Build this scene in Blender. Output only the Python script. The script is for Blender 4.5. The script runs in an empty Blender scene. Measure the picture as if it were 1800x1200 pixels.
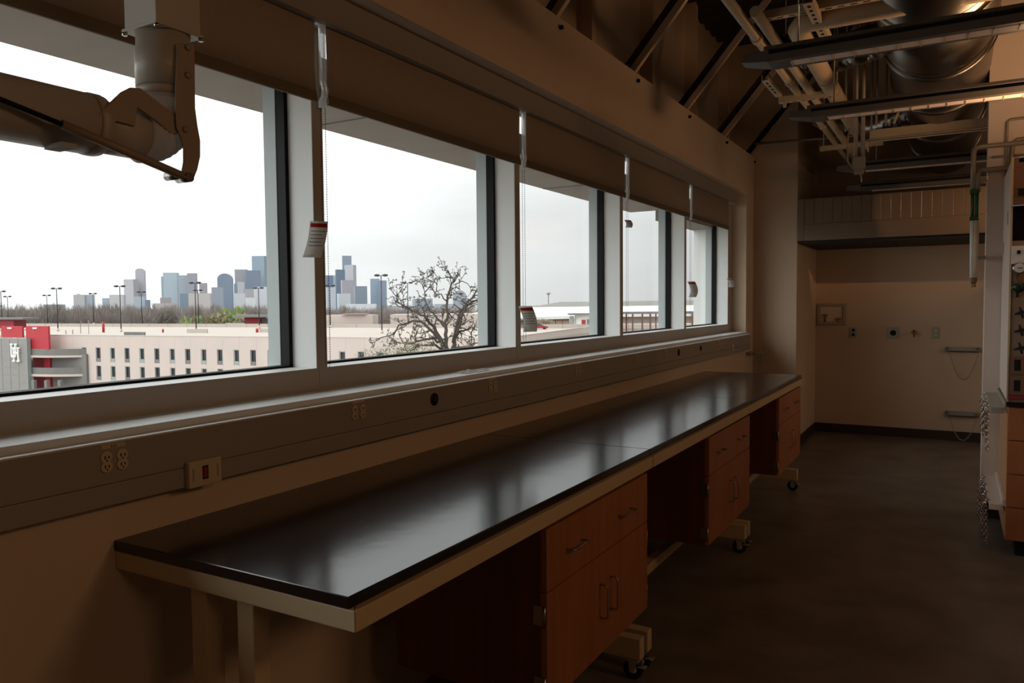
import bpy, math, random
from mathutils import Vector, Matrix
random.seed(7)
SC = bpy.context.scene
COL = SC.collection
PI = math.pi
def lin(h):
    c = [int(h[i:i+2], 16) / 255 for i in (0, 2, 4)]
    return tuple((x / 12.92 if x <= .04045 else ((x + .055) / 1.055) ** 2.4) for x in c)

# ------------------------------------------------------------------ camera
FPX = 1343.82
YAW, PITCH, ROLL = .523563, .0493357, -.00858427
CAM = Vector((1.78604, 0, 1.48867))
Fw = Vector((-math.sin(YAW) * math.cos(PITCH), math.cos(YAW) * math.cos(PITCH), -math.sin(PITCH)))
R0 = Vector((math.cos(YAW), math.sin(YAW), 0))
U0 = R0.cross(Fw)
Rt = math.cos(ROLL) * R0 + math.sin(ROLL) * U0
Up = -math.sin(ROLL) * R0 + math.cos(ROLL) * U0
cd = bpy.data.cameras.new('camera')
cam = bpy.data.objects.new('camera', cd)
COL.objects.link(cam)
cam.matrix_world = Matrix(((Rt.x, Up.x, -Fw.x, CAM.x), (Rt.y, Up.y, -Fw.y, CAM.y), (Rt.z, Up.z, -Fw.z, CAM.z), (0, 0, 0, 1)))
cd.sensor_width = 36
cd.lens = FPX / 1800 * 36
cd.clip_start = .05
cd.clip_end = 9000
SC.camera = cam
# survey helpers: sight lines of the photograph met with known planes of the place
def ray(u, v): return Fw + Rt * ((u - 900) / FPX) + Up * ((600 - v) / FPX)
def on(u, v, ax, val):
    d = ray(u, v)
    return CAM + d * ((val - CAM[ax]) / d[ax])
def far(u, v, D): return CAM + ray(u, v) * D

# ------------------------------------------------------------------ sky, exposure, lamps
SC.view_settings.view_transform = 'Standard'
SC.view_settings.look = 'None'
SC.view_settings.gamma = 1
SC.view_settings.use_curve_mapping = False
SC.view_settings.exposure = 0.0
W = bpy.data.worlds.new('overcast_sky')
SC.world = W
W.use_nodes = True
n = W.node_tree.nodes; l = W.node_tree.links
n.clear()
o = n.new('ShaderNodeOutputWorld'); bg = n.new('ShaderNodeBackground')
tc = n.new('ShaderNodeTexCoord'); sx = n.new('ShaderNodeSeparateXYZ')
rp = n.new('ShaderNodeMapRange'); rp.inputs[1].default_value = 0; rp.inputs[2].default_value = 1
rp.inputs[3].default_value = 1.0; rp.inputs[4].default_value = 2.5
mp = n.new('ShaderNodeMapping'); mp.inputs['Scale'].default_value = (2.2, 2.2, 7)
nz = n.new('ShaderNodeTexNoise'); nz.inputs['Scale'].default_value = 2.0; nz.inputs['Detail'].default_value = 5
r2 = n.new('ShaderNodeMapRange'); r2.inputs[1].default_value = .3; r2.inputs[2].default_value = .7
r2.inputs[3].default_value = .94; r2.inputs[4].default_value = 1.07
mu = n.new('ShaderNodeMath'); mu.operation = 'MULTIPLY'
bg.inputs['Color'].default_value = (.985, .985, 1.0, 1)
l.new(tc.outputs['Generated'], sx.inputs[0]); l.new(sx.outputs[2], rp.inputs[0])
l.new(tc.outputs['Generated'], mp.inputs[0]); l.new(mp.outputs[0], nz.inputs['Vector']); l.new(nz.outputs[0], r2.inputs[0])
l.new(rp.outputs[0], mu.inputs[0]); l.new(r2.outputs[0], mu.inputs[1])
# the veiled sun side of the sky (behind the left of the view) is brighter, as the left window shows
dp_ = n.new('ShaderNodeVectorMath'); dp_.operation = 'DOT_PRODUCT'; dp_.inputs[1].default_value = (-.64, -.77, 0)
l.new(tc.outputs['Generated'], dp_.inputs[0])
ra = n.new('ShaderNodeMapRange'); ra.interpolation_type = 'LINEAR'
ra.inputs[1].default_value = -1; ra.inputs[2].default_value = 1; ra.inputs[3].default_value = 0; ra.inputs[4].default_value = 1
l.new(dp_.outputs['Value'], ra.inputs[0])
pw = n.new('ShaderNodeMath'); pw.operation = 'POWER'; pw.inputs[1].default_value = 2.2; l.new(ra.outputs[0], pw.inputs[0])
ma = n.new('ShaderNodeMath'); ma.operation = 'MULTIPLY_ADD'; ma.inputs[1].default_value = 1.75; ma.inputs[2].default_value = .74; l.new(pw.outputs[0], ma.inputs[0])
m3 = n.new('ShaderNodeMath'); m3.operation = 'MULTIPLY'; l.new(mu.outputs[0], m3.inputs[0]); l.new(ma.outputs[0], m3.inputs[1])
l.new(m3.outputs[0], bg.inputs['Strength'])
l.new(bg.outputs[0], o.inputs[0])
def area(name, loc, rot, sx_, sy_, power, col):
    L = bpy.data.lights.new(name, 'AREA'); L.shape = 'RECTANGLE'; L.size = sx_; L.size_y = sy_; L.energy = power; L.color = col
    ob = bpy.data.objects.new(name, L); ob.location = loc; ob.rotation_euler = rot; COL.objects.link(ob); return ob
WARM = (1.0, .58, .30)
area('corridor_lamp', (5.2, 2.4, 3.0), (0, math.radians(55), 0), .5, 1.0, 15, WARM)
area('uplight_lamp', (2.5, 4.75, 2.3), (PI, 0, 0), .8, .3, 22, WARM)
area('room_lamp', (4.6, -.25, 3.0), (0, math.radians(50), 0), .5, 1.0, 7, WARM)
area('alcove_fill', (4.4, 7.7, 2.0), (0, math.radians(70), 0), 1.2, 1.2, 11, (1, .68, .45))  # unseen fill light added to brighten the far alcove wall
sl_ = bpy.data.lights.new('canopy_fill_spot', 'SPOT'); sl_.energy = 75; sl_.color = WARM; sl_.spot_size = math.radians(38.4); sl_.spot_blend = .06; sl_.shadow_soft_size = .02  # unseen spot added to throw the lit patch on the canopy front
so_ = bpy.data.objects.new('canopy_fill_spot', sl_); so_.location = (2.9, 6.5, 2.55); COL.objects.link(so_)
so_.rotation_euler = (Vector((2.0, 8.05, 2.42)) - Vector((2.9, 6.5, 2.55))).to_track_quat('-Z', 'Y').to_euler()

# ------------------------------------------------------------------ materials
MATS = {}
def mat(name, col, rough=.6, metal=0.0, var=0.0, nscale=8, bump=0.0, bscale=60, spec=.5, col2=None, stretch=None, coat=0):
    if name in MATS: return MATS[name]
    m = bpy.data.materials.new(name); m.use_nodes = True
    N = m.node_tree.nodes; L = m.node_tree.links
    b = N['Principled BSDF']
    c = lin(col) if isinstance(col, str) else col
    b.inputs['Base Color'].default_value = (*c, 1)
    b.inputs['Roughness'].default_value = rough; b.inputs['Metallic'].default_value = metal
    b.inputs['Specular IOR Level'].default_value = spec
    if coat: b.inputs['Coat Weight'].default_value = coat
    if var or bump or col2:
        t = N.new('ShaderNodeTexCoord'); mp = N.new('ShaderNodeMapping')
        if stretch: mp.inputs['Scale'].default_value = stretch
        L.new(t.outputs['Object'], mp.inputs[0])
    if var or col2:
        z = N.new('ShaderNodeTexNoise'); z.inputs['Scale'].default_value = nscale; z.inputs['Detail'].default_value = 6
        L.new(mp.outputs[0], z.inputs['Vector'])
        r = N.new('ShaderNodeValToRGB'); r.color_ramp.elements[0].position = .32; r.color_ramp.elements[1].position = .68
        c2 = lin(col2) if col2 else tuple(x * (1 - var) for x in c)
        r.color_ramp.elements[0].color = (*c2, 1); r.color_ramp.elements[1].color = (*c, 1)
        L.new(z.outputs[0], r.inputs[0]); L.new(r.outputs[0], b.inputs['Base Color'])
    if bump:
        z2 = N.new('ShaderNodeTexNoise'); z2.inputs['Scale'].default_value = bscale; z2.inputs['Detail'].default_value = 4
        L.new(mp.outputs[0], z2.inputs['Vector'])
        bp = N.new('ShaderNodeBump'); bp.inputs['Strength'].default_value = bump; bp.inputs['Distance'].default_value = .01
        L.new(z2.outputs[0], bp.inputs['Height']); L.new(bp.outputs[0], b.inputs['Normal'])
    MATS[name] = m
    return m
def glassmat(name, tint, refl=.5):
    m = bpy.data.materials.new(name); m.use_nodes = True
    N = m.node_tree.nodes; L = m.node_tree.links; N.clear()
    o = N.new('ShaderNodeOutputMaterial'); mx = N.new('ShaderNodeMixShader')
    tr = N.new('ShaderNodeBsdfTransparent'); gl = N.new('ShaderNodeBsdfGlossy'); fw = N.new('ShaderNodeLayerWeight'); fw.inputs[0].default_value = .5
    fp = N.new('ShaderNodeMath'); fp.operation = 'POWER'; fp.inputs[1].default_value = 5; L.new(fw.outputs['Facing'], fp.inputs[0])
    fr = N.new('ShaderNodeMath'); fr.operation = 'MULTIPLY_ADD'; fr.inputs[1].default_value = .96; fr.inputs[2].default_value = .04; L.new(fp.outputs[0], fr.inputs[0])
    gl.inputs['Roughness'].default_value = .0
    tr.inputs[0].default_value = (*tint, 1)
    k = N.new('ShaderNodeMath'); k.operation = 'MULTIPLY'; k.inputs[1].default_value = refl
    L.new(fr.outputs[0], k.inputs[0]); L.new(k.outputs[0], mx.inputs[0]); L.new(tr.outputs[0], mx.inputs[1]); L.new(gl.outputs[0], mx.inputs[2])
    L.new(mx.outputs[0], o.inputs[0]); return m
def facade(name, c1, c2, sx_=.3, sz=.28, rough=.5):
    """curtain wall seen from kilometres away: floors and bays as faint lines"""
    def add_haze(c):  # distance haze put into the colours: greyed and mixed with a pale blue
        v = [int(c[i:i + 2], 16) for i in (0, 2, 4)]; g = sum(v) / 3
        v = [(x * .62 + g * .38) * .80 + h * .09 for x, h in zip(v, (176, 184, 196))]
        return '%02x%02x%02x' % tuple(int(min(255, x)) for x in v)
    c1 = add_haze(c1); c2 = add_haze(c2)
    m = bpy.data.materials.new(name); m.use_nodes = True
    N = m.node_tree.nodes; L = m.node_tree.links
    b = N['Principled BSDF']; b.inputs['Roughness'].default_value = rough
    t = N.new('ShaderNodeTexCoord'); s = N.new('ShaderNodeSeparateXYZ'); L.new(t.outputs['Object'], s.inputs[0])
    a = N.new('ShaderNodeMath'); a.operation = 'ADD'; L.new(s.outputs[0], a.inputs[0]); L.new(s.outputs[1], a.inputs[1])
    cb = N.new('ShaderNodeCombineXYZ'); L.new(a.outputs[0], cb.inputs[0]); L.new(s.outputs[2], cb.inputs[1])
    br = N.new('ShaderNodeTexBrick'); br.offset = 0
    br.inputs['Color1'].default_value = (*lin(c1), 1); br.inputs['Color2'].default_value = (*[x * .93 for x in lin(c1)], 1)
    br.inputs['Mortar'].default_value = (*lin(c2), 1); br.inputs['Scale'].default_value = 1
    br.inputs['Brick Width'].default_value = 1 / sx_; br.inputs['Row Height'].default_value = 1 / sz; br.inputs['Mortar Size'].default_value = .9
    L.new(cb.outputs[0], br.inputs['Vector']); L.new(br.outputs[0], b.inputs['Base Color'])
    return m
M = dict(
    wall=mat('painted_plaster', 'd2b99e', .85, var=.05, nscale=2, bump=.05, bscale=180),
    wall_w=mat('white_painted_plaster', 'd4c2b4', .8, var=.03, nscale=2, bump=.05, bscale=180),
    deck=mat('dark_ceiling_deck', '4a3f34', .9, var=.15, nscale=3),
    floor=mat('polished_concrete', '7c7166', .38, col2='5f564d', nscale=3.2, bump=.04, bscale=25),
    base=mat('dark_rubber_base', '3a2f28', .5, var=.1),
    alu=mat('painted_aluminium', 'b4aca2', .42, spec=.4, var=.03, nscale=5),
    aluw=mat('white_aluminium', 'dcdedc', .45, var=.03, nscale=4),
    gask=mat('black_gasket', '08080a', .6, spec=.2),
    shade=mat('shade_fabric', 'a4937f', .9, var=.06, nscale=90, bump=.15, bscale=500),
    hem=mat('shade_hem', '72624f', .8, var=.04, nscale=60),
    race=mat('raceway_enamel', '9c9184', .4, var=.03, nscale=3),
    soff=mat('exterior_soffit_panel', '8c8178', .7, var=.12, nscale=2, stretch=(.3, 3, 1)),
    epoxy=mat('black_epoxy_resin', '17161a', .17, var=.12, nscale=5, bump=.03, bscale=14, spec=.72),
    frame=mat('cream_steel', 'c9b18c', .42, spec=.4),
    maple=mat('maple_veneer', 'a96b42', .45, col2='965b36', nscale=3, stretch=(1, 7, .6), bump=.03, bscale=30),
    mapled=mat('maple_side', '6e3c22', .5, col2='5c301b', nscale=3, stretch=(7, 7, .6)),
    maplel=mat('light_maple_panel', 'c99a72', .45, col2='bd8c64', nscale=3, stretch=(5, 5, .6)),
    dark=mat('dark_void', '100c0a', .9),
    steel=mat('brushed_steel', 'b0aca6', .3, 1, var=.1, nscale=20),
    chrome=mat('chrome', 'cfccc8', .12, 1),
    rubber=mat('black_rubber', '15140f', .6),
    duct=mat('galvanised_duct', '8c857c', .3, 1, var=.18, nscale=4, bump=.05, bscale=6),
    foil=mat('crumpled_foil', '8f8b86', .26, 1, bump=1, bscale=11),
    pipe=mat('painted_pipe', 'cdb595', .5, var=.06, nscale=9),
    conduit=mat('grey_conduit', '8f8577', .5, .2),
    lum=mat('luminaire_paint', '5b5550', .5, .2),
    lens=mat('luminaire_lens', 'e8d6cc', .35),
    plastic=mat('ivory_plastic', 'c8b594', .4),
    beige=mat('arm_enamel', 'b8aea0', .4, spec=.4, var=.02),
    armd=mat('arm_bracket_enamel', '95826e', .45, var=.03),
    hose=mat('milky_hose', 'bcb2a8', .35, bump=.2, bscale=40),
    paper=mat('white_paper', 'd5d3d0', .8, var=.05, nscale=20),
    print_=mat('grey_print', '77777a', .8),
    red=mat('red_print', 'b5392c', .7),
    green=mat('green_sleeve', '0e5230', .45), dgreen=mat('dark_green_enamel', '16302a', .35),
    canopy=mat('steel_canopy', '8d7a68', .38, .55, var=.06, nscale=3),
    canopyd=mat('canopy_under', '2a221c', .7),
    sash=mat('hood_sash_panel', '7a5a48', .45, var=.04),
    brass=mat('brass', 'a8824a', .3, 1),
    grout=mat('tower_panel_grey', '86837f', .7, var=.06, nscale=.6),
    conc=mat('precast_concrete', 'bfb0a8', .85, var=.06, nscale=.25),
    concg=mat('grey_concrete', '74716d', .85, var=.12, nscale=.5),
    deckc=mat('roof_deck_concrete', 'aaa096', .9, var=.06, nscale=.1),
    winframe=mat('far_window_frame', '8c9490', .6),
    winglass=mat('far_window_glass', '2a2c2e', .3),
    gsill=mat('far_sill_grey', '6f6f6f', .7),
    redw=mat('red_cladding', 'a8242e', .6, var=.05, nscale=.8),
    redd=mat('dark_red_wall', '8a2430', .7),
    pole=mat('black_pole', '22252a', .5),
    white=mat('white_sign', 'f2f0ec', .6),
    roofw=mat('white_membrane_roof', 'd9d8d2', .7, var=.03, nscale=.05),
    roofg=mat('grey_ridge_roof', '77776f', .8, var=.05, nscale=.05),
    ground=mat('far_ground', '8e8a84', .95, var=.2, nscale=.02),
    bark=mat('oak_bark', '4b433d', .9, var=.3, nscale=3),
    leaf=mat('dry_leaf', '6c6253', .8),
    leafg=mat('olive_leaf', '77775a', .8, var=.3, nscale=2),
    twig=mat('winter_twig', '8a807a', .9, var=.2, nscale=.4),
    greent=mat('spring_green_crown', '8a9a5e', .9, var=.25, nscale=.5),
    brownt=mat('russet_crown', '8d8468', .9, var=.2, nscale=.5),
    carr=mat('car_red', '8e2136', .3, .2), carw=mat('car_window', '2b2c30', .2),
    castm=mat('zinc_caster', 'cfcbc4', .25, .55),
    capg=mat('grey_exterior_cap', 'a2aaab', .5),
    posts=mat('hood_post_enamel', '8f7a66', .45), val=mat('valance_enamel', '978f86', .45), plate=mat('plate_steel', 'aaa598', .4, .35),
    glassg=glassmat('window_glass', (.955, .975, .965), .55),
)

def sheetmat(name, col, trans=.0, k=.5):
    m = bpy.data.materials.new(name); m.use_nodes = True
    N = m.node_tree.nodes; L = m.node_tree.links; N.clear()
    o = N.new('ShaderNodeOutputMaterial'); a = N.new('ShaderNodeBsdfDiffuse'); b = N.new('ShaderNodeBsdfTranslucent'); mx = N.new('ShaderNodeMixShader')
    a.inputs[0].default_value = (*lin(col), 1); b.inputs[0].default_value = (*lin(col), 1); mx.inputs[0].default_value = k
    L.new(a.outputs[0], mx.inputs[1]); L.new(b.outputs[0], mx.inputs[2]); out = mx
    if trans:
        t = N.new('ShaderNodeBsdfTransparent'); g = N.new('ShaderNodeBsdfGlossy'); g.inputs['Roughness'].default_value = .15
        m2 = N.new('ShaderNodeMixShader'); m2.inputs[0].default_value = trans; m3 = N.new('ShaderNodeMixShader'); m3.inputs[0].default_value = .12
        L.new(mx.outputs[0], m2.inputs[1]); L.new(t.outputs[0], m2.inputs[2]); L.new(m2.outputs[0], m3.inputs[1]); L.new(g.outputs[0], m3.inputs[2]); out = m3
    L.new(out.outputs[0], o.inputs[0]); return m
M['film'] = sheetmat('clear_film', 'e8eaea', .45, .6)
M['hose'] = sheetmat('milky_hose', 'd8d0c8', 0, .5)
M['paper'] = sheetmat('white_paper', 'd8d5d0', 0, .45)
M['red'] = sheetmat('red_print', 'b5392c', 0, .35)
M['print_'] = sheetmat('grey_print', '8a8888', 0, .4)

# ------------------------------------------------------------------ mesh builder
def wmat(o):
    m = Matrix.Identity(4)
    while o: m = o.matrix_basis @ m; o = o.parent
    return m
class MB:
    def __init__(s): s.v = []; s.f = []; s.sm = []
    def add(s, vs, fs, smooth=False):
        k = len(s.v); s.v += [Vector(p) for p in vs]; s.f += [tuple(i + k for i in f) for f in fs]; s.sm += [smooth] * len(fs); return s
    def box(s, x0, x1, y0, y1, z0, z1, m=None):
        vs = [Vector((x, y, z)) for x in (x0, x1) for y in (y0, y1) for z in (z0, z1)]
        if m: vs = [m @ p for p in vs]
        return s.add(vs, [(0, 1, 3, 2), (4, 6, 7, 5), (0, 4, 5, 1), (2, 3, 7, 6), (0, 2, 6, 4), (1, 5, 7, 3)])
    def prism(s, poly, ax, a0, a1):
        """poly: 2D points in the two other axes (cyclic order x,y,z without ax)"""
        def P(p, a):
            if ax == 0: return (a, p[0], p[1])
            if ax == 1: return (p[0], a, p[1])
            return (p[0], p[1], a)
        k = len(poly)
        vs = [P(p, a0) for p in poly] + [P(p, a1) for p in poly]
        return s.add(vs, [tuple(range(k)), tuple(range(2 * k - 1, k - 1, -1))] + [(i, i + k, (i + 1) % k + k, (i + 1) % k) for i in range(k)])
    def tube(s, pts, r, n=8, caps=True, closed=False):
        pts = [Vector(p) for p in pts]; k = len(pts)
        rs = r if isinstance(r, (list, tuple)) else [r] * k
        vs = []; ref = None
        for i, p in enumerate(pts):
            if closed: t = pts[(i + 1) % k] - pts[i - 1]
            else: t = pts[min(i + 1, k - 1)] - pts[max(i - 1, 0)]
            if t.length < 1e-9: t = Vector((0, 0, 1))
            t.normalize()
            if ref is None:
                ref = Vector((0, 0, 1)) if abs(t.z) < .9 else Vector((1, 0, 0))
            a = ref - t * ref.dot(t)
            if a.length < 1e-6: a = t.orthogonal()
            a.normalize(); ref = a; b = t.cross(a)
            for j in range(n):
                th = 2 * PI * j / n
                vs.append(p + (a * math.cos(th) + b * math.sin(th)) * rs[i])
        fs = []
        for i in range(k if closed else k - 1):
            i2 = (i + 1) % k
            for j in range(n): fs.append((i * n + j, i * n + (j + 1) % n, i2 * n + (j + 1) % n, i2 * n + j))
        s.add(vs, fs, True)
        if caps and not closed:
            q = len(s.v) - k * n
            s.f += [tuple(q + j for j in range(n))[::-1], tuple(q + (k - 1) * n + j for j in range(n))]; s.sm += [False, False]
        return s
    def cyl(s, p0, p1, r, r2=None, n=16, caps=True): return s.tube([p0, p1], [r, r if r2 is None else r2], n, caps)
    def lathe(s, c, ax, prof, n=20):
        """prof: list of (distance along ax, radius)"""
        d = [Vector((1, 0, 0)), Vector((0, 1, 0)), Vector((0, 0, 1))][ax]
        return s.tube([Vector(c) + d * (a + i * 1e-6) for i, (a, r) in enumerate(prof)], [r for a, r in prof], n)
    def ball(s, c, r, n=8, m=6, sc=(1, 1, 1)):
        vs = [(c[0], c[1], c[2] + r * sc[2])]
        for i in range(1, m):
            ph = PI * i / m
            for j in range(n):
                th = 2 * PI * j / n
                vs.append((c[0] + r * sc[0] * math.sin(ph) * math.cos(th), c[1] + r * sc[1] * math.sin(ph) * math.sin(th), c[2] + r * sc[2] * math.cos(ph)))
        vs.append((c[0], c[1], c[2] - r * sc[2])); e = len(vs) - 1
        fs = [(0, 1 + j, 1 + (j + 1) % n) for j in range(n)]
        for i in range(m - 2):
            for j in range(n): fs.append((1 + i * n + j, 1 + (i + 1) * n + j, 1 + (i + 1) * n + (j + 1) % n, 1 + i * n + (j + 1) % n))
        q = 1 + (m - 2) * n
        fs += [(q + j, e, q + (j + 1) % n) for j in range(n)]
        return s.add(vs, fs, True)
    def obj(s, name, m, parent=None, bevel=0, seg=2, label=None, kind=None, loc=None):
        me = bpy.data.meshes.new(name)
        if loc is not None: inv = Matrix.Translation(-Vector(loc))
        elif parent: inv = wmat(parent).inverted()
        else: inv = Matrix.Identity(4)
        me.from_pydata([inv @ p for p in s.v], [], s.f)
        me.polygons.foreach_set('use_smooth', s.sm); me.validate(); 
        import bmesh
        bm = bmesh.new(); bm.from_mesh(me); bmesh.ops.recalc_face_normals(bm, faces=bm.faces); bm.to_mesh(me); bm.free()
        me.materials.append(M[m] if isinstance(m, str) else m)
        o = bpy.data.objects.new(name, me); COL.objects.link(o)
        if loc is not None: o.location = loc
        if parent: o.parent = parent
        if bevel:
            b = o.modifiers.new('bevel', 'BEVEL'); b.width = bevel; b.segments = seg; b.limit_method = 'ANGLE'; b.angle_limit = .8
        if label: o['label'] = label
        if kind: o['kind'] = kind
        return o
def B(*a): return MB().box(*a)
def tag(o, label=None, cat=None, group=None, kind=None):
    if label: o['label'] = label
    if cat: o['category'] = cat
    if group: o['group'] = group
    if kind: o['kind'] = kind
    return o
def empty(name, loc=(0, 0, 0), rz=0, **k):
    o = bpy.data.objects.new(name, None); o.location = loc; o.rotation_euler = (0, 0, rz); o.empty_display_size = .1
    COL.objects.link(o); return tag(o, **k)
def struct(name, mb, m, **k): return tag(mb.obj(name, m, **k), kind='structure')
def ctree(o, parent=None):
    c = o.copy(); COL.objects.link(c)
    if parent: c.parent = parent
    for ch in list(o.children): ctree(ch, c)
    return c

# ------------------------------------------------------------------ room shell
WZ0, WZ1, WTOP = 1.165, 2.555, 2.96          # window opening and top of the low wall
WY0, WY1 = -2.6, 7.75
ZC = 4.1
struct('floor', B(-.1, 7.2, -3.6, 9.5, -.1, 0), 'floor')
wl = MB()
wl.box(-.14, 0, -3.5, 8.3, 0, WZ0); wl.box(-.38, 0, -3.5, WY0, WZ0, WTOP); wl.box(-.38, 0, WY1, 8.3, WZ0, WTOP)
wl.box(-.38, 0, WY0, WY1, WZ1, WTOP)
wl.box(-.42, -.30, -3.5, 8.3, WTOP, ZC)
struct('wall_left', wl, 'wall')
struct('wall_left_pier', B(-.38, .425, 8.06, 9.42, 0, ZC), 'wall')
struct('wall_far', B(.3, 7.2, 9.3, 9.45, 0, ZC), 'wall')
struct('wall_right', B(7.0, 7.15, -3.5, 9.4, 0, ZC), 'wall')
struct('wall_back', B(-.4, 7.1, -3.6, -3.45, 0, ZC), 'wall')
wr = MB(); wr.box(1.968, 7.0, 6.05, 6.25, .125, ZC)
struct('wall_right_return', wr, 'wall_w')
struct('baseboard_right', B(1.99, 7.0, 6.075, 6.24, 0, .125), 'base')
struct('baseboard_far', B(.425, 7, 9.285, 9.3, 0, .1), 'base')
struct('baseboard_left', B(.425, .437, 8.06, 9.3, 0, .1), 'base')
ce = MB(); ce.box(-.42, 7.15, -3.6, 9.45, ZC, ZC + .1)
y = -3.5
while y < 9.3:
    ce.prism([(y, ZC), (y + .02, ZC - .02), (y + .09, ZC - .02), (y + .11, ZC)], 0, -.3, 7.0); y += .2
struct('ceiling', ce, 'deck')
# roof kickers above the window wall
for k in range(-1, 5):
    yk = 3.60 + 1.112 * k
    if yk < 2.4: continue
    t = empty('roof_strut', (0, yk, WTOP), label='sloped roof strut rising off the plaster wall, %s' % ['', 'cut by the top edge', 'above the third window', 'just left of the nearest pendant', 'by the second pendant tip', 'last one, at the far corner'][k + 1], cat='strut', group='roof struts above the window wall')
    a = Vector((.39, 0, .45)).normalized(); nn = Vector((-a.z, 0, a.x))
    mm = Matrix.Translation((0.0, yk, WTOP)) @ Matrix(((a.x, 0, nn.x, 0), (0, 1, 0, 0), (a.z, 0, nn.z, 0), (0, 0, 0, 1)))
    B(-.03, 1.5, -.022, .010, 0, .042, mm).obj('flange', 'wall', t)
    B(-.03, 1.5, .012, .022, .03, .105, mm).obj('web', 'deck', t)
    MB().cyl((0, yk + .015, WTOP - .05), (.018, yk + .015, WTOP - .05), .012, n=8).obj('bolt', 'dark', t)
st = MB()
for k in range(9): st.box(-.30, -.2, 3.36 + 1.112 * k - 2.224, 3.42 + 1.112 * k - 2.224, WTOP, ZC)
st.obj('wall_stud', 'wall')
bpy.data.objects['wall_stud']['kind'] = 'structure'

# ------------------------------------------------------------------ windows
YM = [1.976 + 1.412 * k for k in range(-3, 5)]       # near faces of the mullions
MW = .052
XM, XG = -.15, -.285
names = iter(range(1, 20))
for k in range(len(YM)):
    y1 = YM[k]; y0 = YM[k - 1] + MW if k else WY0
    w = empty('window_%d' % next(names), (XG, (y0 + y1) / 2, 1.268), kind='structure')
    B(XG - .003, XG + .003, y0, y1, 1.272, WZ1).obj('pane', 'glassg', w)
    mu_ = MB(); mu_.box(XG + .02, XM, y1, y1 + MW, 1.268, WZ1)
    mu_.obj('mullion', 'aluw' if True else 'alu', w)
    B(XM, XM + .003, y1, y1 + MW, 1.268, WZ1).obj('mullion_cover', 'alu', w)
    B(XG - .02, XG + .022, y1 - .016, y1 + .001, 1.272, WZ1).obj('gasket', 'gask', w)
    B(XG - .02, XG + .022, y0, y1, 1.262, 1.276).obj('glazing_bead', 'gask', w)
    B(-.365, XG - .02, y1 - .018, y1 + MW + .01, 1.2, 2.5).obj('exterior_cap', 'capg', w)
struct('window_sill_frame', B(XG - .02, XM, WY0, WY1, 1.20, 1.268), 'aluw')
sf = MB(); yy = WY0
for k in range(len(YM) + 1):
    y2 = YM[k] + .012 if k < len(YM) else WY1 - .0
    sf.box(XM, XM + .003, yy, y2 - .002, 1.188, 1.2685); yy = y2
struct('trim_frame_front', sf, 'alu')
struct('trim_ledge', B(XM - .02, .018, WY0, WY1, 1.165, 1.19), 'aluw', bevel=.002)
struct('trim_opening_far', B(-.30, -.145, YM[-1] + MW, WY1 + .01, 1.19, WZ1), 'alu')
# exterior eyebrow and end fin
ov = MB(); ov.box(-.78, -.29, -4, 6.62, 2.31, 2.42); ov.box(-.54, -.29, 6.62, 7.95, 2.22, 2.42)
ovo = struct('trim_exterior_eyebrow', ov, 'soff')
jt = MB()
for yy in (-1.9, .35, 2.62, 4.9): jt.box(-.775, -.3, yy, yy + .012, 2.306, 2.3101)
struct('trim_eyebrow_joint', jt, 'gsill')
struct('trim_exterior_fin', B(-.52, -.36, 7.72, 7.95, .9, 2.42), 'aluw')

# valence and roller shades
va = empty('shade_valance', (-.1, 2.5, 2.45), label='long grey metal valance box running above all the roller shades', cat='valance')
B(-.14, -.07, WY0, 7.66, 2.452, WZ1).obj('cover', 'val', va, bevel=.004)
B(-.14, -.066, WY0, 7.66, 2.446, 2.452).obj('lip', 'race', va)
gy = [YM[k] + .0 for k in range(len(YM))]
descr = {1: None, 2: 'beige roller shade half drawn over the nearest window, behind the extraction arm', 3: 'beige roller shade over the second window, the one with the bare tree',
         4: 'beige roller shade over the third window, left of a white tag', 5: 'beige roller shade over the fourth window', 6: 'beige roller shade over the fifth, farthest window'}
def chainmb(x, y, z0, z1, dy=.012, pitch=.0085, rr=.0023):
    m = MB()
    for sgn in (-1, 1):
        z = z0
        while z < z1:
            c = Vector((x + .004 * sgn, y + sgn * dy * min(1, (z - z0 + .006) / .02), z))
            m.add([c + Vector(d) * rr for d in ((1, 0, 0), (-1, 0, 0), (0, 1, 0), (0, -1, 0), (0, 0, 1), (0, 0, -1))],
                  [(0, 2, 4), (2, 1, 4), (1, 3, 4), (3, 0, 4), (2, 0, 5), (1, 2, 5), (3, 1, 5), (0, 3, 5)], True)
            z += pitch
        m.cyl((x + .004 * sgn, y + sgn * dy, z0 + .02), (x + .004 * sgn, y + sgn * dy, z1), .0006, n=4)
    return m
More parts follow.
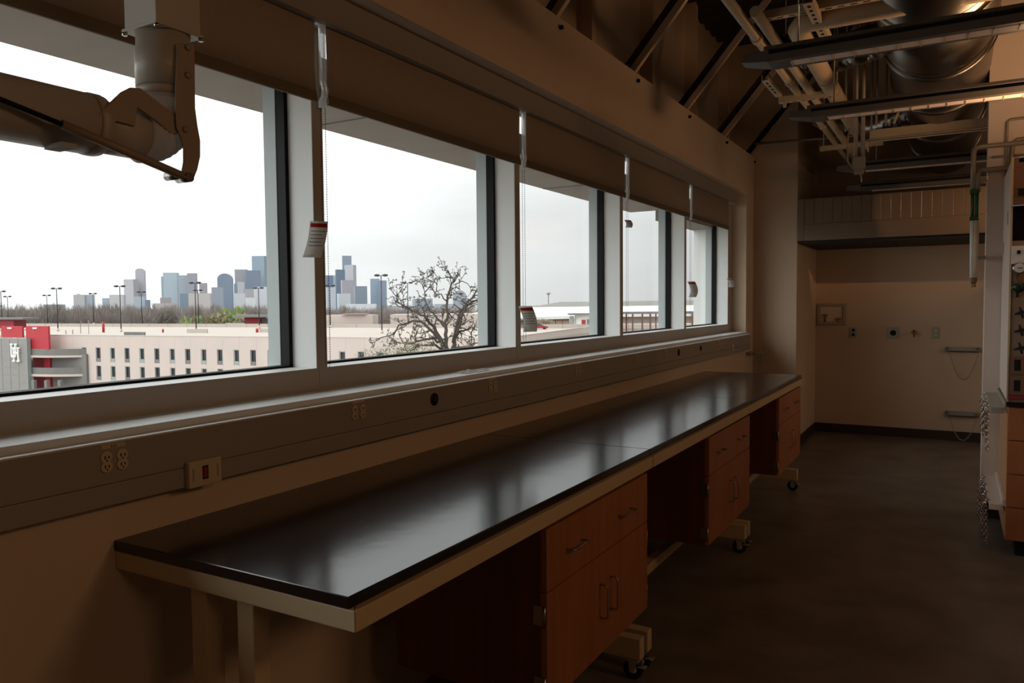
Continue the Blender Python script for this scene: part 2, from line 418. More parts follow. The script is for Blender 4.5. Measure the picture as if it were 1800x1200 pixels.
for k in range(1, len(YM)):
    a = YM[k - 1] + .028; b = YM[k] - .024
    if k == len(YM) - 1: b = 7.445
    if k < 3: dd = 'beige roller shade half drawn over the nearest window, behind the extraction arm' if k == 3 else 'beige roller shade hanging past the near left edge of the view'
    i = k - 2
    lab = {1: 'beige roller shade over the nearest window, behind the extraction arm', 2: 'wide beige roller shade over the second window, the one showing the bare tree', 3: 'beige roller shade over the third window, above the red car outside',
           4: 'beige roller shade over the fourth window, next to last', 5: 'beige roller shade over the farthest and smallest window'}.get(i)
    if lab is None: continue
    if i == 1: a = YM[k - 1] + .028
    s = empty('roller_shade', (-.1, (a + b) / 2, 2.178), label=lab, cat='roller shade', group='roller shades along the window wall')
    fm = MB(); nn = 24
    vs = []; fs = []
    prof = [(2.48, 0), (2.3, 0), (2.215, 0)]
    for zi, (z, dx) in enumerate(prof):
        for j in range(nn + 1):
            yy = a + (b - a) * j / nn
            edge = max(0, 1 - min(j, nn - j) / 1.2) * .004
            vs.append((-.100 + .0015 * math.sin(j * .8 + k) * (1 if zi == 1 else .3), yy + (edge if j < nn / 2 else -edge) * (1 if zi == 1 else 0), z))
    for zi in range(2):
        for j in range(nn): fs.append((zi * (nn + 1) + j, zi * (nn + 1) + j + 1, (zi + 1) * (nn + 1) + j + 1, (zi + 1) * (nn + 1) + j))
    fm.add(vs, fs, True)
    fo = fm.obj('fabric', 'shade', s); sm_ = fo.modifiers.new('thick', 'SOLIDIFY'); sm_.thickness = .0012
    MB().prism([(-.104, 2.178), (-.094, 2.178), (-.0925, 2.19), (-.0965, 2.2155), (-.1035, 2.2155), (-.106, 2.19)], 1, a + .001, b - .001).obj('hem_bar', 'hem', s, bevel=.002)
    if i == 1:
        continue
    cy = YM[k - 1] + .004
    zb = {2: 1.276, 3: 1.29, 4: 1.29, 5: 1.29}[i]
    ch = chainmb(-.098, cy, zb, 2.45, dy=.007 if i == 2 else .005, pitch=.0085 if i == 2 else .011, rr=.0026)
    ch.obj('bead_chain', 'gask' if i > 1 else 'gask', s, kind='stuff')
    # clear plastic sleeve bagging the upper chain, curling where it ends
    sl = MB(); vs = []; fs = []
    for q in range(15):
        z = 2.452 - .29 * q / 14
        cur = .010 * math.sin(max(0, q - 10) * 1.35) if q > 10 else 0
        wd = .013 - .004 * (q / 14) * (1 if q < 11 else .6)
        for (dx, dy) in ((-.006, -wd), (.008, -wd * .4), (.01, wd * .5), (-.004, wd)):
            vs.append((-.094 + dx, cy + dy + cur, z))
    for q in range(14):
        for j in range(4): fs.append((q * 4 + j, q * 4 + (j + 1) % 4, q * 4 + 4 + (j + 1) % 4, q * 4 + 4 + j))
    sl.add(vs, fs, True); sl.obj('clear_sleeve', 'film', s)
    B(-.112, -.09, cy - .02, cy + .02, 2.442, 2.455).obj('end_bracket', 'aluw', s, bevel=.003)
# warning tags on the chains
def paper_tag(y, z, w, h, lab, curl=.02, tilt=0.0, x=-.092):
    t = empty('warning_tag', (x, y, z), label=lab, cat='tag', group='paper tags on the shade chains')
    def sheet(z0, z1, y0, y1, off, name, m, par):
        vs = []; fs = []; N_ = 8
        for i in range(N_ + 1):
            zz = z0 + (z1 - z0) * i / N_
            f = (z - zz) / h
            for yy in (y0, y1):
                vs.append((x + off * .8 + yy * .6 + .5 * curl * math.sin(f * 2.6), yy * .8 - off * .6 - tilt * f * h + y, zz))
        for i in range(N_): fs.append((2 * i, 2 * i + 1, 2 * i + 3, 2 * i + 2))
        o_ = MB().add(vs, fs, True).obj(name, m, par); o_.modifiers.new('t', 'SOLIDIFY').thickness = .0006; return o_
    sh = sheet(z - h, z, -w / 2, w / 2, 0, 'sheet', 'paper', t)
    sheet(z - h * .17, z - h * .06, -w * .46, w * .46, .0016, 'red_band', 'red', t)
    for j in range(5):
        zz = z - h * (.27 + .1 * j)
        sheet(zz - h * .022, zz, -w * .4, w * (.38 - .12 * (j % 2)), .0014, 'printed_line', 'print_', sh)
paper_tag(1.945, 1.775, .06, .125, 'white paper warning tag with red band hanging on the second window\'s chain', tilt=.35)
paper_tag(3.392, 1.475, .075, .13, 'curled grey warning tag with red band at the lower left of the third window', curl=.035, tilt=-.25)
paper_tag(4.795, 2.035, .05, .05, 'small folded white tag high on the chain of the fourth window', curl=.03)
paper_tag(6.215, 1.66, .075, .13, 'narrow twisted tag with red band on the farthest window\'s chain', curl=.06, tilt=.1)
paper_tag(7.47, 1.715, .075, .085, 'white paper tag leaning out against the plaster reveal at the far end', curl=.03, tilt=-.5)

# ------------------------------------------------------------------ wall raceway and devices
rc = empty('wall_raceway', (0.025, 2.5, 1.015), label='long grey metal wiring raceway under the window ledge', cat='raceway')
B(0, .05, WY0, 7.74, 1.068, 1.166).obj('upper_cover', 'race', rc, bevel=.0025)
B(0, .05, WY0, 7.74, 1.015, 1.0672).obj('lower_cover', 'race', rc, bevel=.002)
B(-.0, .053, WY0, 7.745, 1.166, 1.1705).obj('top_lip', 'aluw', rc)
def duplex(y, z, lab, labelled=True):
    t = empty('duplex_outlet', (.05, y, z), label=lab, cat='outlet', group='power outlets in the wall raceway')
    for dy in (-.020, .020):
        f = MB()
        for dz in (-.009, .009): f.lathe((.05 - (.0004 if dz > 0 else 0), y + dy, z + dz * 1.25), 0, [(0, .0148), (.003, .0148), (.0045, .0135)], 18)
        fo = f.obj('receptacle_face', 'plastic', t)
        for dz in (-.011, .011):
            B(.0545, .0552, y + dy - .006, y + dy - .0035, z + dz - .004, z + dz + .004).obj('slot', 'dark', fo)
            B(.0545, .0552, y + dy + .0035, y + dy + .006, z + dz - .003, z + dz + .003).obj('slot', 'dark', fo)
            MB().cyl((.0545, y + dy - .0, z + dz - .0075), (.0552, y + dy, z + dz - .0075), .002, n=8).obj('ground_hole', 'dark', fo)
    if labelled: B(.05, .0508, y - .03, y + .03, z + .031, z + .041).obj('circuit_label', 'plastic', t)
    return t
def text(s, size, origin, xdir, ydir, m, parent, name='lettering', ex=.0003):
    cu = bpy.data.curves.new(name, 'FONT'); cu.body = s; cu.size = size; cu.extrude = ex; cu.align_x = 'CENTER'
    ob = bpy.data.objects.new(name, cu); COL.objects.link(ob)
    xd = Vector(xdir).normalized(); yd = Vector(ydir).normalized(); zd = xd.cross(yd)
    mw = Matrix(((xd.x, yd.x, zd.x, origin[0]), (xd.y, yd.y, zd.y, origin[1]), (xd.z, yd.z, zd.z, origin[2]), (0, 0, 0, 1)))
    ob.matrix_basis = (wmat(parent).inverted() if parent else Matrix.Identity(4)) @ mw
    if parent: ob.parent = parent
    cu.materials.append(M[m])
    me = bpy.data.meshes.new_from_object(ob); o2 = bpy.data.objects.new(name, me); COL.objects.link(o2)
    o2.matrix_basis = ob.matrix_basis; o2.parent = ob.parent; bpy.data.objects.remove(ob); return o2
t1 = duplex(1.095, 1.122, 'nearest ivory double outlet in the raceway, under a circuit label reading 4-21')
text('4-21', .009, (.0512, 1.095, 1.1545), (0, 1, 0), (0, 0, 1), 'dark', t1)
for yy, lb in ((1.965, 'ivory double outlet between the ivory data plate and the round black grommet'), (2.835, 'ivory double outlet just beyond the round black grommet'), (3.71, 'ivory double outlet below the mullion beside the third window'),
               (4.585, 'small far outlet under the fourth window'), (5.15, 'small far outlet just before the second dark grommet'), (5.74, 'small far outlet between the two distant dark grommets'), (6.56, 'faint last outlet near the far end of the raceway')):
    duplex(yy, 1.128, lb)
for yy, rr, lb in ((2.40, .019, 'large round black cable grommet in the raceway'), (5.445, .019, 'narrow looking dark grommet under the fourth window'), (6.01, .015, 'small dark grommet farthest along the raceway')):
    t = empty('cable_grommet', (.05, yy, 1.122), label=lb, cat='grommet', group='cable grommets in the raceway')
    MB().lathe((.05, yy, 1.122), 0, [(0, rr + .006), (.004, rr + .005), (.005, rr), (.002, rr - .004)], 24).obj('ring', 'rubber', t)
    MB().lathe((.05, yy, 1.122), 0, [(0, rr - .002), (.002, rr - .002)], 20).obj('cap', 'dark', t)
dp = empty('data_plate', (.05, 1.338, 1.014), label='square ivory data plate with dark jack standing proud of the raceway', cat='wall plate')
B(.05, .068, 1.287, 1.39, 1.012, 1.082).obj('housing', 'plastic', dp, bevel=.003)
jk = B(.0675, .0688, 1.328, 1.346, 1.03, 1.066).obj('jack_frame', 'dark', dp)
B(.0688, .0692, 1.331, 1.343, 1.034, 1.062).obj('jack', 'redd', jk)
B(.068, .0685, 1.298, 1.303, 1.03, 1.064).obj('slot', 'race', dp); B(.068, .0685, 1.374, 1.379, 1.03, 1.064).obj('slot', 'race', dp)
sw = empty('light_switch', (.05, 7.03, 1.05), label='white upright plate at the far end of the raceway', cat='switch')
B(.05, .056, 7.0, 7.06, 1.045, 1.10).obj('plate', 'aluw', sw, bevel=.002); B(.056, .062, 7.022, 7.038, 1.06, 1.085).obj('rocker', 'plastic', sw, bevel=.002)
# scrap of clear film on the ledge
cr = MB(); vs = []; fs = []; nx, ny = 5, 14
for i in range(nx):
    for j in range(ny):
        vs.append((-.06 + .012 * i + random.uniform(-.004, .004), 2.72 + .016 * j + random.uniform(-.004, .004), 1.191 + random.random() * .012))
for i in range(nx - 1):
    for j in range(ny - 1): fs.append((i * ny + j, i * ny + j + 1, (i + 1) * ny + j + 1, (i + 1) * ny + j))
cr.add(vs, fs); tag(cr.obj('plastic_wrapper', 'paper', loc=(-.03, 2.8, 1.19)), 'crumpled scrap of white plastic film lying on the window ledge', 'wrapper')

# ------------------------------------------------------------------ mobile lab benches
def wire_pull(mb_pts, name, par, r=.0035): return MB().tube(mb_pts, r, 8).obj(name, 'steel', par)
def caster(x, y, side, par):
    c = B(x - .024, x + .024, y - .024, y + .024, .078, .085).obj('caster_fork', 'castm', par)
    f = MB(); f.cyl((x, y, .06), (x, y, .078), .018, n=14)
    for s_ in (-1, 1): f.prism([(x - .02, .078), (x + .018, .078), (x + .004, .03), (x - .012, .03)], 1, y + s_ * .017 - .0015, y + s_ * .017 + .0015)
    f.obj('bracket', 'castm', c)
    w_ = MB().lathe((x - .004, y - .012, .04), 1, [(0, .03), (.003, .0385), (.012, .04), (.021, .0385), (.024, .03)], 22).obj('wheel', 'rubber', c)
    MB().lathe((x - .004, y - .016, .04), 1, [(0, .009), (.004, .018), (.028, .018), (.032, .009)], 14).obj('hub', 'castm', c)
    B(x + .014, x + .05, y - .014, y + .014, .052, .058, Matrix.Translation((0, 0, 0))).obj('brake_pedal', 'castm', c, bevel=.003)
BY = [1.117, 2.846, 4.585, 6.307]
BL = ['nearest mobile bench of the row, black top on cream frame with wooden cupboard', 'middle mobile bench of the row, black top between two seams', 'farthest mobile bench, its black top ending at the far wall pier']
for bi in range(3):
    y0, y1 = BY[bi] + .001, BY[bi + 1] - .001
    t = empty('lab_bench', (.38, (y0 + y1) / 2, 0), label=BL[bi], cat='bench', group='mobile lab benches under the windows')
    B(.0, .763, y0, y1, .8885, .914).obj('worktop', 'epoxy', t, bevel=.0025, seg=3)
    fr = MB(); e = .004; g0 = y0 + .002; g1 = y1 - .003
    q0, q1 = g0 + .043, g1 - .043
    for pp in ([(.778, g0), (.778, g1), (.735, q1), (.735, q0)], [(0, g0), (.778, g0), (.735, q0), (.043, q0)], [(0, g1), (.043, q1), (.735, q1), (.778, g1)], [(0, g0), (.043, q0), (.043, q1), (0, g1)]): fr.prism(pp, 2, .843, .888)
    fr.obj('apron_frame', 'frame', t, bevel=.003)
    for (px0, px1) in ((.262, .316), (.418, .470)):
        for (ya, yb) in ((y0 + .018, y0 + .066), (y1 - .066, y1 - .018)):
            B(px0, px1, ya, yb, .17, .845).obj('leg_post', 'frame', t, bevel=.003)
    for (ya, yb) in ((y0 + .018, y0 + .066), (y1 - .066, y1 - .018)):
        fo = B(.02, .748, ya, yb, .087, .172).obj('foot_rail', 'frame', t, bevel=.003)
        ym = (ya + yb) / 2
        caster(.715, ym, 1, t); caster(.06, ym, 1, t)
    B(.42, .47, y0 + .066, y1 - .066, .11, .16).obj('stretcher', 'frame', t, bevel=.003)
    # hung cupboard: one wide drawer over two doors
    c0 = y0 + .845; c1 = y1 - .022; zb_, zt, zs = .288, .828, .634
    cb = MB(); cb.box(.2, .742, c0, c0 + .019, zb_, zt); cb.box(.2, .742, c1 - .019, c1, zb_, zt); cb.box(.2, .742, c0 + .019, c1 - .019, zb_, zb_ + .019)
    cb.box(.2, .742, c0 + .019, c1 - .019, zt - .012, zt); cb.box(.2, .21, c0 + .019, c1 - .019, zb_ + .019, zt - .012)
    cb.obj('cupboard_carcass', 'mapled', t)
    dr = B(.742, .762, c0 + .004, c1 - .002, zs + .002, zt - .004).obj('drawer', 'maple', t, bevel=.0015)
    L_ = c1 - c0
    for f in (.225, .72):
        yc = c0 + L_ * f; hh = .055; zc = zs + .095
        wire_pull([(.761, yc - hh, zc), (.783, yc - hh, zc), (.790, yc - hh + .008, zc), (.790, yc + hh - .008, zc), (.783, yc + hh, zc), (.761, yc + hh, zc)], 'drawer_pull', dr)
    ym = (c0 + c1) / 2
    for a_, b_, hy in ((c0 + .004, ym - .001, ym - .035), (ym + .001, c1 - .002, ym + .055)):
        d = B(.742, .762, a_, b_, zb_ + .002, zs - .002).obj('door', 'maple', t, bevel=.0015)
        z1_, z0_ = zs - .10, zs - .215
        wire_pull([(.761, hy, z1_), (.783, hy, z1_), (.790, hy, z1_ - .008), (.790, hy, z0_ + .008), (.783, hy, z0_), (.761, hy, z0_)], 'door_pull', d)
    for yh, sg in ((c0 - .001, -1), (c1 + .001, 1)):
        for zh in (zs - .07, zb_ + .06):
            h = MB(); h.cyl((.757, yh + sg * .003, zh - .032), (.757, yh + sg * .003, zh + .032), .0045, n=8); h.box(.72, .757, yh + sg * .0 - .0012, yh + .0012 + sg * .0, zh - .03, zh + .03)
            h.obj('hinge', 'steel', t)

# ------------------------------------------------------------------ fume extraction arm, upper left
ax_, ay_ = .483, .948
arm = empty('extraction_arm', (ax_, ay_, ZC), label='beige jointed fume extraction arm hanging in front of the first window', cat='extraction arm')
mt = B(ax_ - .047, ax_ + .047, ay_ - .047, ay_ + .047, 2.006, ZC).obj('mounting_box', 'beige', arm, bevel=.002)
fl = B(ax_ - .051, ax_ + .051, ay_ - .051, ay_ + .051, 2.0, 2.006).obj('flange', 'beige', arm, bevel=.001)
for sx_ in (-1, 1):
    for sy_ in (-1, 1): MB().lathe((ax_ + sx_ * .047, ay_ + sy_ * .047, 1.994), 2, [(0, .003), (.001, .005), (.006, .005)], 8).obj('bolt', 'chrome', fl)
cr_ = .0505
MB().lathe((ax_, ay_, 1.90), 2, [(0, cr_), (.072, cr_), (.0725, cr_ - .0025), (.1005, cr_ - .0025)], 32).obj('swivel_collar', 'beige', arm)
MB().lathe((ax_, ay_, 1.885), 2, [(0, cr_ - .002), (.015, cr_ - .002)], 32).obj('lower_ring', 'beige', arm)
# corrugated elbow: down, then towards -Y
pts = []; rs = []; Rb = .06
path = [Vector((ax_, ay_, 1.885 - .002 * i)) for i in range(6)]
cz = 1.862
for i in range(25):
    th = PI / 2 * i / 24
    path.append(Vector((ax_, ay_ - Rb + Rb * math.cos(th), cz - .002 - Rb * math.sin(th) * .92)))
for i, p in enumerate(path): rs.append(.0515 if i % 2 else .0445)
MB().tube(path, rs, 28).obj('flexible_elbow', 'hose', arm)
zt_ = cz - .057
def T(a_, b_, r1, r2, name, m='beige'): return MB().lathe((ax_, a_, zt_), 1, [(0, r1), (b_ - a_, r2)], 32).obj(name, m, arm)
T(.80, ay_ - .058, .0455, .0455, 'inner_tube'); T(.05, .812, .052, .052, 'outer_tube'); T(.79, .806, .0535, .0535, 'tube_ring')
B(ax_ + .0, ax_ + .05, .72, .745, zt_ - .056, zt_ - .048).obj('clamp_label', 'paper', arm)
# hook bracket and lever plates on the room side, outlines in the Y-Z plane
def plate(pts, x0, x1, name, m):
    return MB().prism(pts, 0, x0, x1).obj(name, m, arm, bevel=.0012)
def P2(u, v, X): p = on(u, v, 0, X); return (p.y, p.z)
X1 = ax_ + cr_ + .002
hk = [(309, 76), (340, 80), (341, 190), (345, 220), (350, 248), (350, 275), (345, 298), (338, 316), (322, 318), (317, 306), (321, 285), (321, 262), (316, 242), (308, 225), (306, 190)]
pl = plate([P2(u, v, X1) for u, v in hk], X1, X1 + .004, 'hook_bracket', 'armd')
for (u, v) in ((327, 84), (327, 133), (323, 228)):
    q = on(u, v, 0, X1); MB().lathe((X1 + .004, q.y, q.z), 0, [(0, .0065), (.003, .006), (.004, .003)], 14).obj('screw', 'armd', pl)
lv = [(166, 206), (195, 178), (212, 162), (228, 154), (245, 155), (262, 168), (290, 190), (306, 198), (311, 236), (297, 233), (270, 210), (240, 189), (236, 222), (205, 214), (170, 212)]
plate([P2(u, v, X1 - .004) for u, v in lv], X1 - .006, X1 - .001, 'lever_plate', 'armd')
pt0 = on(328, 312, 0, X1 + .012); pt1 = on(108, 218, 0, X1 + .012); pt2 = on(-60, 150, 0, X1 + .012)
MB().tube([pt0, pt1], .0075, 14).obj('gas_spring_body', 'armd', arm)
MB().tube([pt1, pt2], .0042, 10).obj('gas_spring_rod', 'gask', arm)
MB().cyl((X1 - .012, pt0.y, pt0.z), (X1 + .022, pt0.y, pt0.z), .009, n=14).obj('pivot_pin', 'chrome', arm)
MB().cyl((X1 - .02, pt0.y - .018, pt0.z + .002), (X1 + .008, pt0.y - .018, pt0.z + .002), .008, n=14).obj('pivot_nut', 'steel', arm)

# ------------------------------------------------------------------ far wall
YF = 9.3
can = empty('canopy_hood', (1.2, 8.6, 2.07), label='wide steel canopy hood hanging across the far alcove', cat='hood')
B(.43, 3.2, 8.05, 9.28, 2.085, 2.5).obj('shell', 'canopy', can, bevel=.004)
B(.43, 3.2, 8.042, 8.05, 2.085, 2.245).obj('lower_fascia', 'canopy', can, bevel=.002)
for k in range(28): B(.50 + .085 * k, .582 + .085 * k, 8.044, 8.05, 2.253, 2.495).obj('panel_strip', 'canopy', can, bevel=.0015)
B(.43, .49, 8.040, 8.05, 2.085, 2.5).obj('end_stile', 'canopy', can, bevel=.002)
B(.46, 3.2, 8.10, 9.2, 2.06, 2.085).obj('underside', 'canopyd', can)
B(1.30, 1.305, 8.2, 8.21, 2.0, 2.06).obj('hook', 'dark', can)
sb = empty('service_box', (.6, YF, 1.35), label='recessed steel washing machine style valve box on the far wall', cat='valve box')
x0, x1 = on(1437, 550, 1, YF).x, on(1488, 550, 1, YF).x; z0, z1 = on(1460, 571, 1, YF).z, on(1460, 533, 1, YF).z
fr = MB(); w_ = .035
fr.box(x0, x1, YF - .02, YF - .001, z1 - w_, z1); fr.box(x0, x1, YF - .02, YF - .001, z0, z0 + w_); fr.box(x0, x0 + w_, YF - .02, YF - .001, z0 + w_, z1 - w_); fr.box(x1 - w_, x1, YF - .02, YF - .001, z0 + w_, z1 - w_)
fr.obj('frame', 'plate', sb, bevel=.003)
B(x0 + w_, x1 - w_, YF - .006, YF - .001, z0 + w_, z1 - w_).obj('back_panel', 'wall_w', sb)
for f, hh in ((.28, .07), (.74, .03)):
    xx = x0 + (x1 - x0) * f
    v_ = MB(); v_.cyl((xx, YF - .02, z0 + w_), (xx, YF - .02, z0 + w_ + hh), .009, n=10); v_.box(xx - .028, xx + .028, YF - .028, YF - .012, z0 + w_ + hh, z0 + w_ + hh + .016)
    v_.obj('valve', 'brass', sb)
def wallplate(u, v, w, h, kind, lb, m='plate'):
    p = on(u, v, 1, YF)
    t = empty('wall_outlet', (p.x, YF, p.z), label=lb, cat='outlet', group='wall plates in the far alcove')
    q = B(p.x - w / 2, p.x + w / 2, YF - .006, YF - .0005, p.z - h / 2, p.z + h / 2).obj('plate', m, t, bevel=.002)
    if kind == 'duplex':
        for dz in (-.025, .025): MB().lathe((p.x, YF - .010, p.z + dz), 1, [(0, .017), (.004, .018)], 14).obj('receptacle', 'rubber', q)
    elif kind == 'round':
        MB().lathe((p.x, YF - .012, p.z), 1, [(0, .026), (.004, .029), (.006, .03)], 20).obj('receptacle', 'dark', q)
    else:
        for dx in (-.0,):
            for dz in (-.022, .022): MB().lathe((p.x + dx, YF - .011, p.z + dz), 1, [(0, .015), (.005, .017)], 14).obj('receptacle', 'plastic', q)
wallplate(1500, 584, .075, .125, 'duplex', 'steel plate with dark double outlet just right of the valve box')
wallplate(1570, 585, .12, .125, 'round', 'square steel plate with one round black socket')
wallplate(1645, 585, .078, .125, 'ivory', 'steel plate with pale double outlet left of the upper chain bracket')
p = on(1607, 584, 1, YF)
gv = empty('gas_valve', (p.x, YF, p.z), label='small brass gas cock standing out of the far wall', cat='valve')
MB().cyl((p.x, YF, p.z), (p.x, YF - .07, p.z), .011, n=12).obj('stem', 'brass', gv)
MB().lathe((p.x, YF - .012, p.z), 1, [(0, .014), (.01, .026)], 16).obj('rosette', 'steel', gv)
MB().cyl((p.x, YF - .06, p.z + .03), (p.x, YF - .06, p.z - .05), .008, n=10).obj('nozzle', 'brass', gv)
B(p.x - .03, p.x + .03, YF - .085, YF - .07, p.z - .006, p.z + .006).obj('handle', 'brass', gv)
# chains
def chain_links(pts, wire=.0022, L=.030, wd=.011):
    """welded links following a polyline"""
    pts = [Vector(p) for p in pts]; seg = []; tot = 0
    for a, b in zip(pts, pts[1:]): seg.append((tot, a, b)); tot += (b - a).length
    def at_(s):
        for t0, a, b in reversed(seg):
            if s >= t0: return a + (b - a).normalized() * (s - t0), (b - a).normalized()
        return seg[0][1], (seg[0][2] - seg[0][1]).normalized()
    m = MB(); s = L * .4; k = 0
    while s < tot:
        c, d = at_(s); ref = Vector((1, 0, 0)) if abs(d.x) < .8 else Vector((0, 0, 1))
        a = (ref - d * ref.dot(d)).normalized(); b = d.cross(a)
        e = a if k % 2 else b
        ring = []
        for j in range(10):
            th = 2 * PI * j / 10; cx, cy_ = math.cos(th), math.sin(th)
            ring.append(c + d * (cx * wd * .5 + (L / 2 - wd * .5) * (1 if cx > 0 else -1)) + e * cy_ * wd * .5 * 1.25)
        m.tube(ring, wire, 5, closed=True); s += L * .76; k += 1
    return m
def sag(p0, p1, d, n_=16):
    p0, p1 = Vector(p0), Vector(p1)
    return [p0.lerp(p1, i / n_) - Vector((0, 0, d * (1 - (2 * i / n_ - 1) ** 2))) for i in range(n_ + 1)]
for (vz, dp_, lb) in ((612, .29, 'upper steel cylinder bracket with a looped chain on the alcove wall'), (724, .25, 'lower steel cylinder bracket, its chain dropping past the baseboard')):
    a = on(1661, vz, 1, YF); xr = 2.04; z = a.z
    t = empty('cylinder_bracket', ((a.x + xr) / 2, YF, z), label=lb, cat='cylinder bracket', group='gas cylinder brackets')
    q = MB(); q.box(a.x, xr, YF - .045, YF - .001, z - .03, z - .024); q.box(a.x, xr, YF - .007, YF - .001, z - .03, z + .02); q.box(a.x, xr, YF - .045, YF - .041, z - .03, z - .005)
    q.obj('channel', 'plate', t)
    for xx in (a.x + .02, xr - .03): MB().lathe((xx, YF - .058, z), 1, [(0, .012), (.02, .016), (.055, .016)], 12).obj('stud', 'steel', t)
    chain_links(sag((a.x + .04, YF - .06, z - .03), (xr - .02, YF - .06, z - .03), dp_)).obj('chain', 'steel', t)
# bracket with chains on the near side of the pier
t = empty('cylinder_bracket', (.02, 7.9, .96), label='small dark cylinder bracket with bunched chains above the far bench end', cat='cylinder bracket', group='gas cylinder brackets')
B(.0, .05, 7.76, 8.05, .955, .985).obj('channel', 'plate', t, bevel=.002)
for q, yy in enumerate((7.82, 7.92, 8.01)):
    xx = .085 + .012 * q
    MB().lathe((.045, yy, .972), 0, [(0, .012), (.03, .012), (xx - .03, .008)], 10).obj('stud', 'plate', t)
    chain_links([(xx, yy, .962), (xx + .004, yy, .76 - .03 * (q % 2))], wire=.003).obj('chain', 'plate', t)

# ------------------------------------------------------------------ right: fume hood, cabinet, racks, pipes
XH = 2.062; YH = 5.2
fh = empty('fume_hood', (2.6, 5.6, .92), label='tall fume hood on a worktop at the right edge, with valves on its post', cat='fume hood')
sp = B(XH, XH + .005, YH + .001, 6.045, .905, 2.29).obj('side_panel', 'wall_w', fh, bevel=.002)
B(XH - .004, XH + .006, YH - .008, YH + .002, .905, 2.29).obj('edge_trim', 'plastic', fh)
for (yy, zz) in ((5.52, 1.98), (5.90, 1.82)): B(XH - .002, XH, yy, yy + .012, zz - .04, zz + .04).obj('slot', 'dark', sp)
B(XH + .03, 3.4, 6.0, 6.05, .905, 2.29).obj('back_baffle', 'wall_w', fh)
B(XH + .03, 3.4, YH, 6.0, 2.26, 2.29).obj('top_panel', 'wall_w', fh)
B(XH + .006, 3.4, YH, YH + .03, 2.02, 2.285).obj('sash_header', 'sash', fh, bevel=.002)
lp = B(2.085, 2.2, YH - .003, YH, 2.065, 2.118).obj('label_frame', 'steel', fh)
B(2.09, 2.195, YH - .004, YH - .003, 2.07, 2.113).obj('label_card', 'dark', lp)
MB().cyl((XH + .0, YH - .015, 2.018), (3.4, YH - .015, 2.018), .006, n=8).obj('rail', 'steel', fh)
B(XH + .006, 3.4, YH + .06, YH + .07, 1.82, 2.02).obj('sash_glass', 'dark', fh)
post = B(XH + .006, 2.30, YH, YH + .2, .905, 1.82).obj('service_post', 'posts', fh)
# fixtures on the post
B(2.066, 2.16, YH - .012, YH, 1.69, 1.79).obj('gauge_plate', 'aluw', fh, bevel=.002)
B(2.092, 2.108, YH - .02, YH - .012, 1.745, 1.765).obj('toggle', 'dark', fh)
g = MB().lathe((2.104, YH - .035, 1.665), 1, [(0, .026), (.006, .032), (.035, .032)], 24).obj('pressure_gauge', 'steel', fh)
MB().lathe((2.104, YH - .037, 1.665), 1, [(0, .0255), (.002, .0255)], 24).obj('dial', 'aluw', g)
B(2.095, 2.118, YH - .039, YH - .037, 1.6625, 1.6665).obj('needle', 'dark', g)
vv = MB().lathe((2.104, YH - .04, 1.556), 1, [(0, .012), (.008, .03), (.028, .03), (.04, .012)], 18).obj('regulator_valve', 'dgreen', fh)
MB().cyl((2.098, YH - .02, 1.50), (2.098, YH - .02, 1.635), .007, n=10).obj('valve_stem', 'brass', vv)
MB().ball((2.072, YH - .03, 1.553), .008).obj('valve_tip', 'brass', vv)
for zz in (1.414, 1.314, 1.214):
    k_ = MB()
    for j in range(4):
        th = PI / 4 * (2 * j) + .25
        k_.tube([(2.118, YH - .035, zz), (2.118 + .033 * math.cos(th), YH - .035, zz + .033 * math.sin(th))], [.009, .005], 8)
    k_.cyl((2.118, YH, zz), (2.118, YH - .045, zz), .011, n=12)
    k_.obj('star_knob', 'rubber', fh)
for z0_, z1_ in ((1.062, 1.167), (.945, 1.05)):
    q = B(2.068, 2.16, YH - .016, YH, z0_, z1_).obj('outlet_plate', 'sash', fh, bevel=.002)
    B(2.064, 2.068, YH - .018, YH, z0_, z1_).obj('plate_edge', 'steel', q)
    B(2.092, 2.122, YH - .018, YH - .016, z0_ + .022, z1_ - .02).obj('socket', 'dark', q)
B(2.064, 2.3, YH - .012, YH, .918, .94).obj('red_strip', 'redd', fh)
bc = empty('base_cabinet', (2.7, 5.6, 0), label='maple drawer cabinet under the fume hood at the right edge', cat='cabinet')
B(2.066, 3.4, YH, 6.045, .10, .875).obj('carcass', 'maplel', bc)
zd = [.875, .683, .488, .296, .104]
for k in range(4): B(2.068, 2.75, YH - .02, YH, zd[k + 1] + .003, zd[k] - .003).obj('drawer', 'maple', bc, bevel=.0015)
for k in range(4): B(2.755, 3.4, YH - .02, YH, zd[k + 1] + .003, zd[k] - .003).obj('drawer', 'maple', bc, bevel=.0015)
B(2.12, 3.4, YH + .06, 6.0, 0, .10).obj('toe_kick', 'dark', bc)
wt = B(2.058, 3.4, YH - .03, 6.05, .877, .905); tag(wt.obj('hood_worktop', 'epoxy', bevel=.003, loc=(2.7, 5.6, .877)), 'dark worktop between the fume hood and its maple drawers', 'worktop')
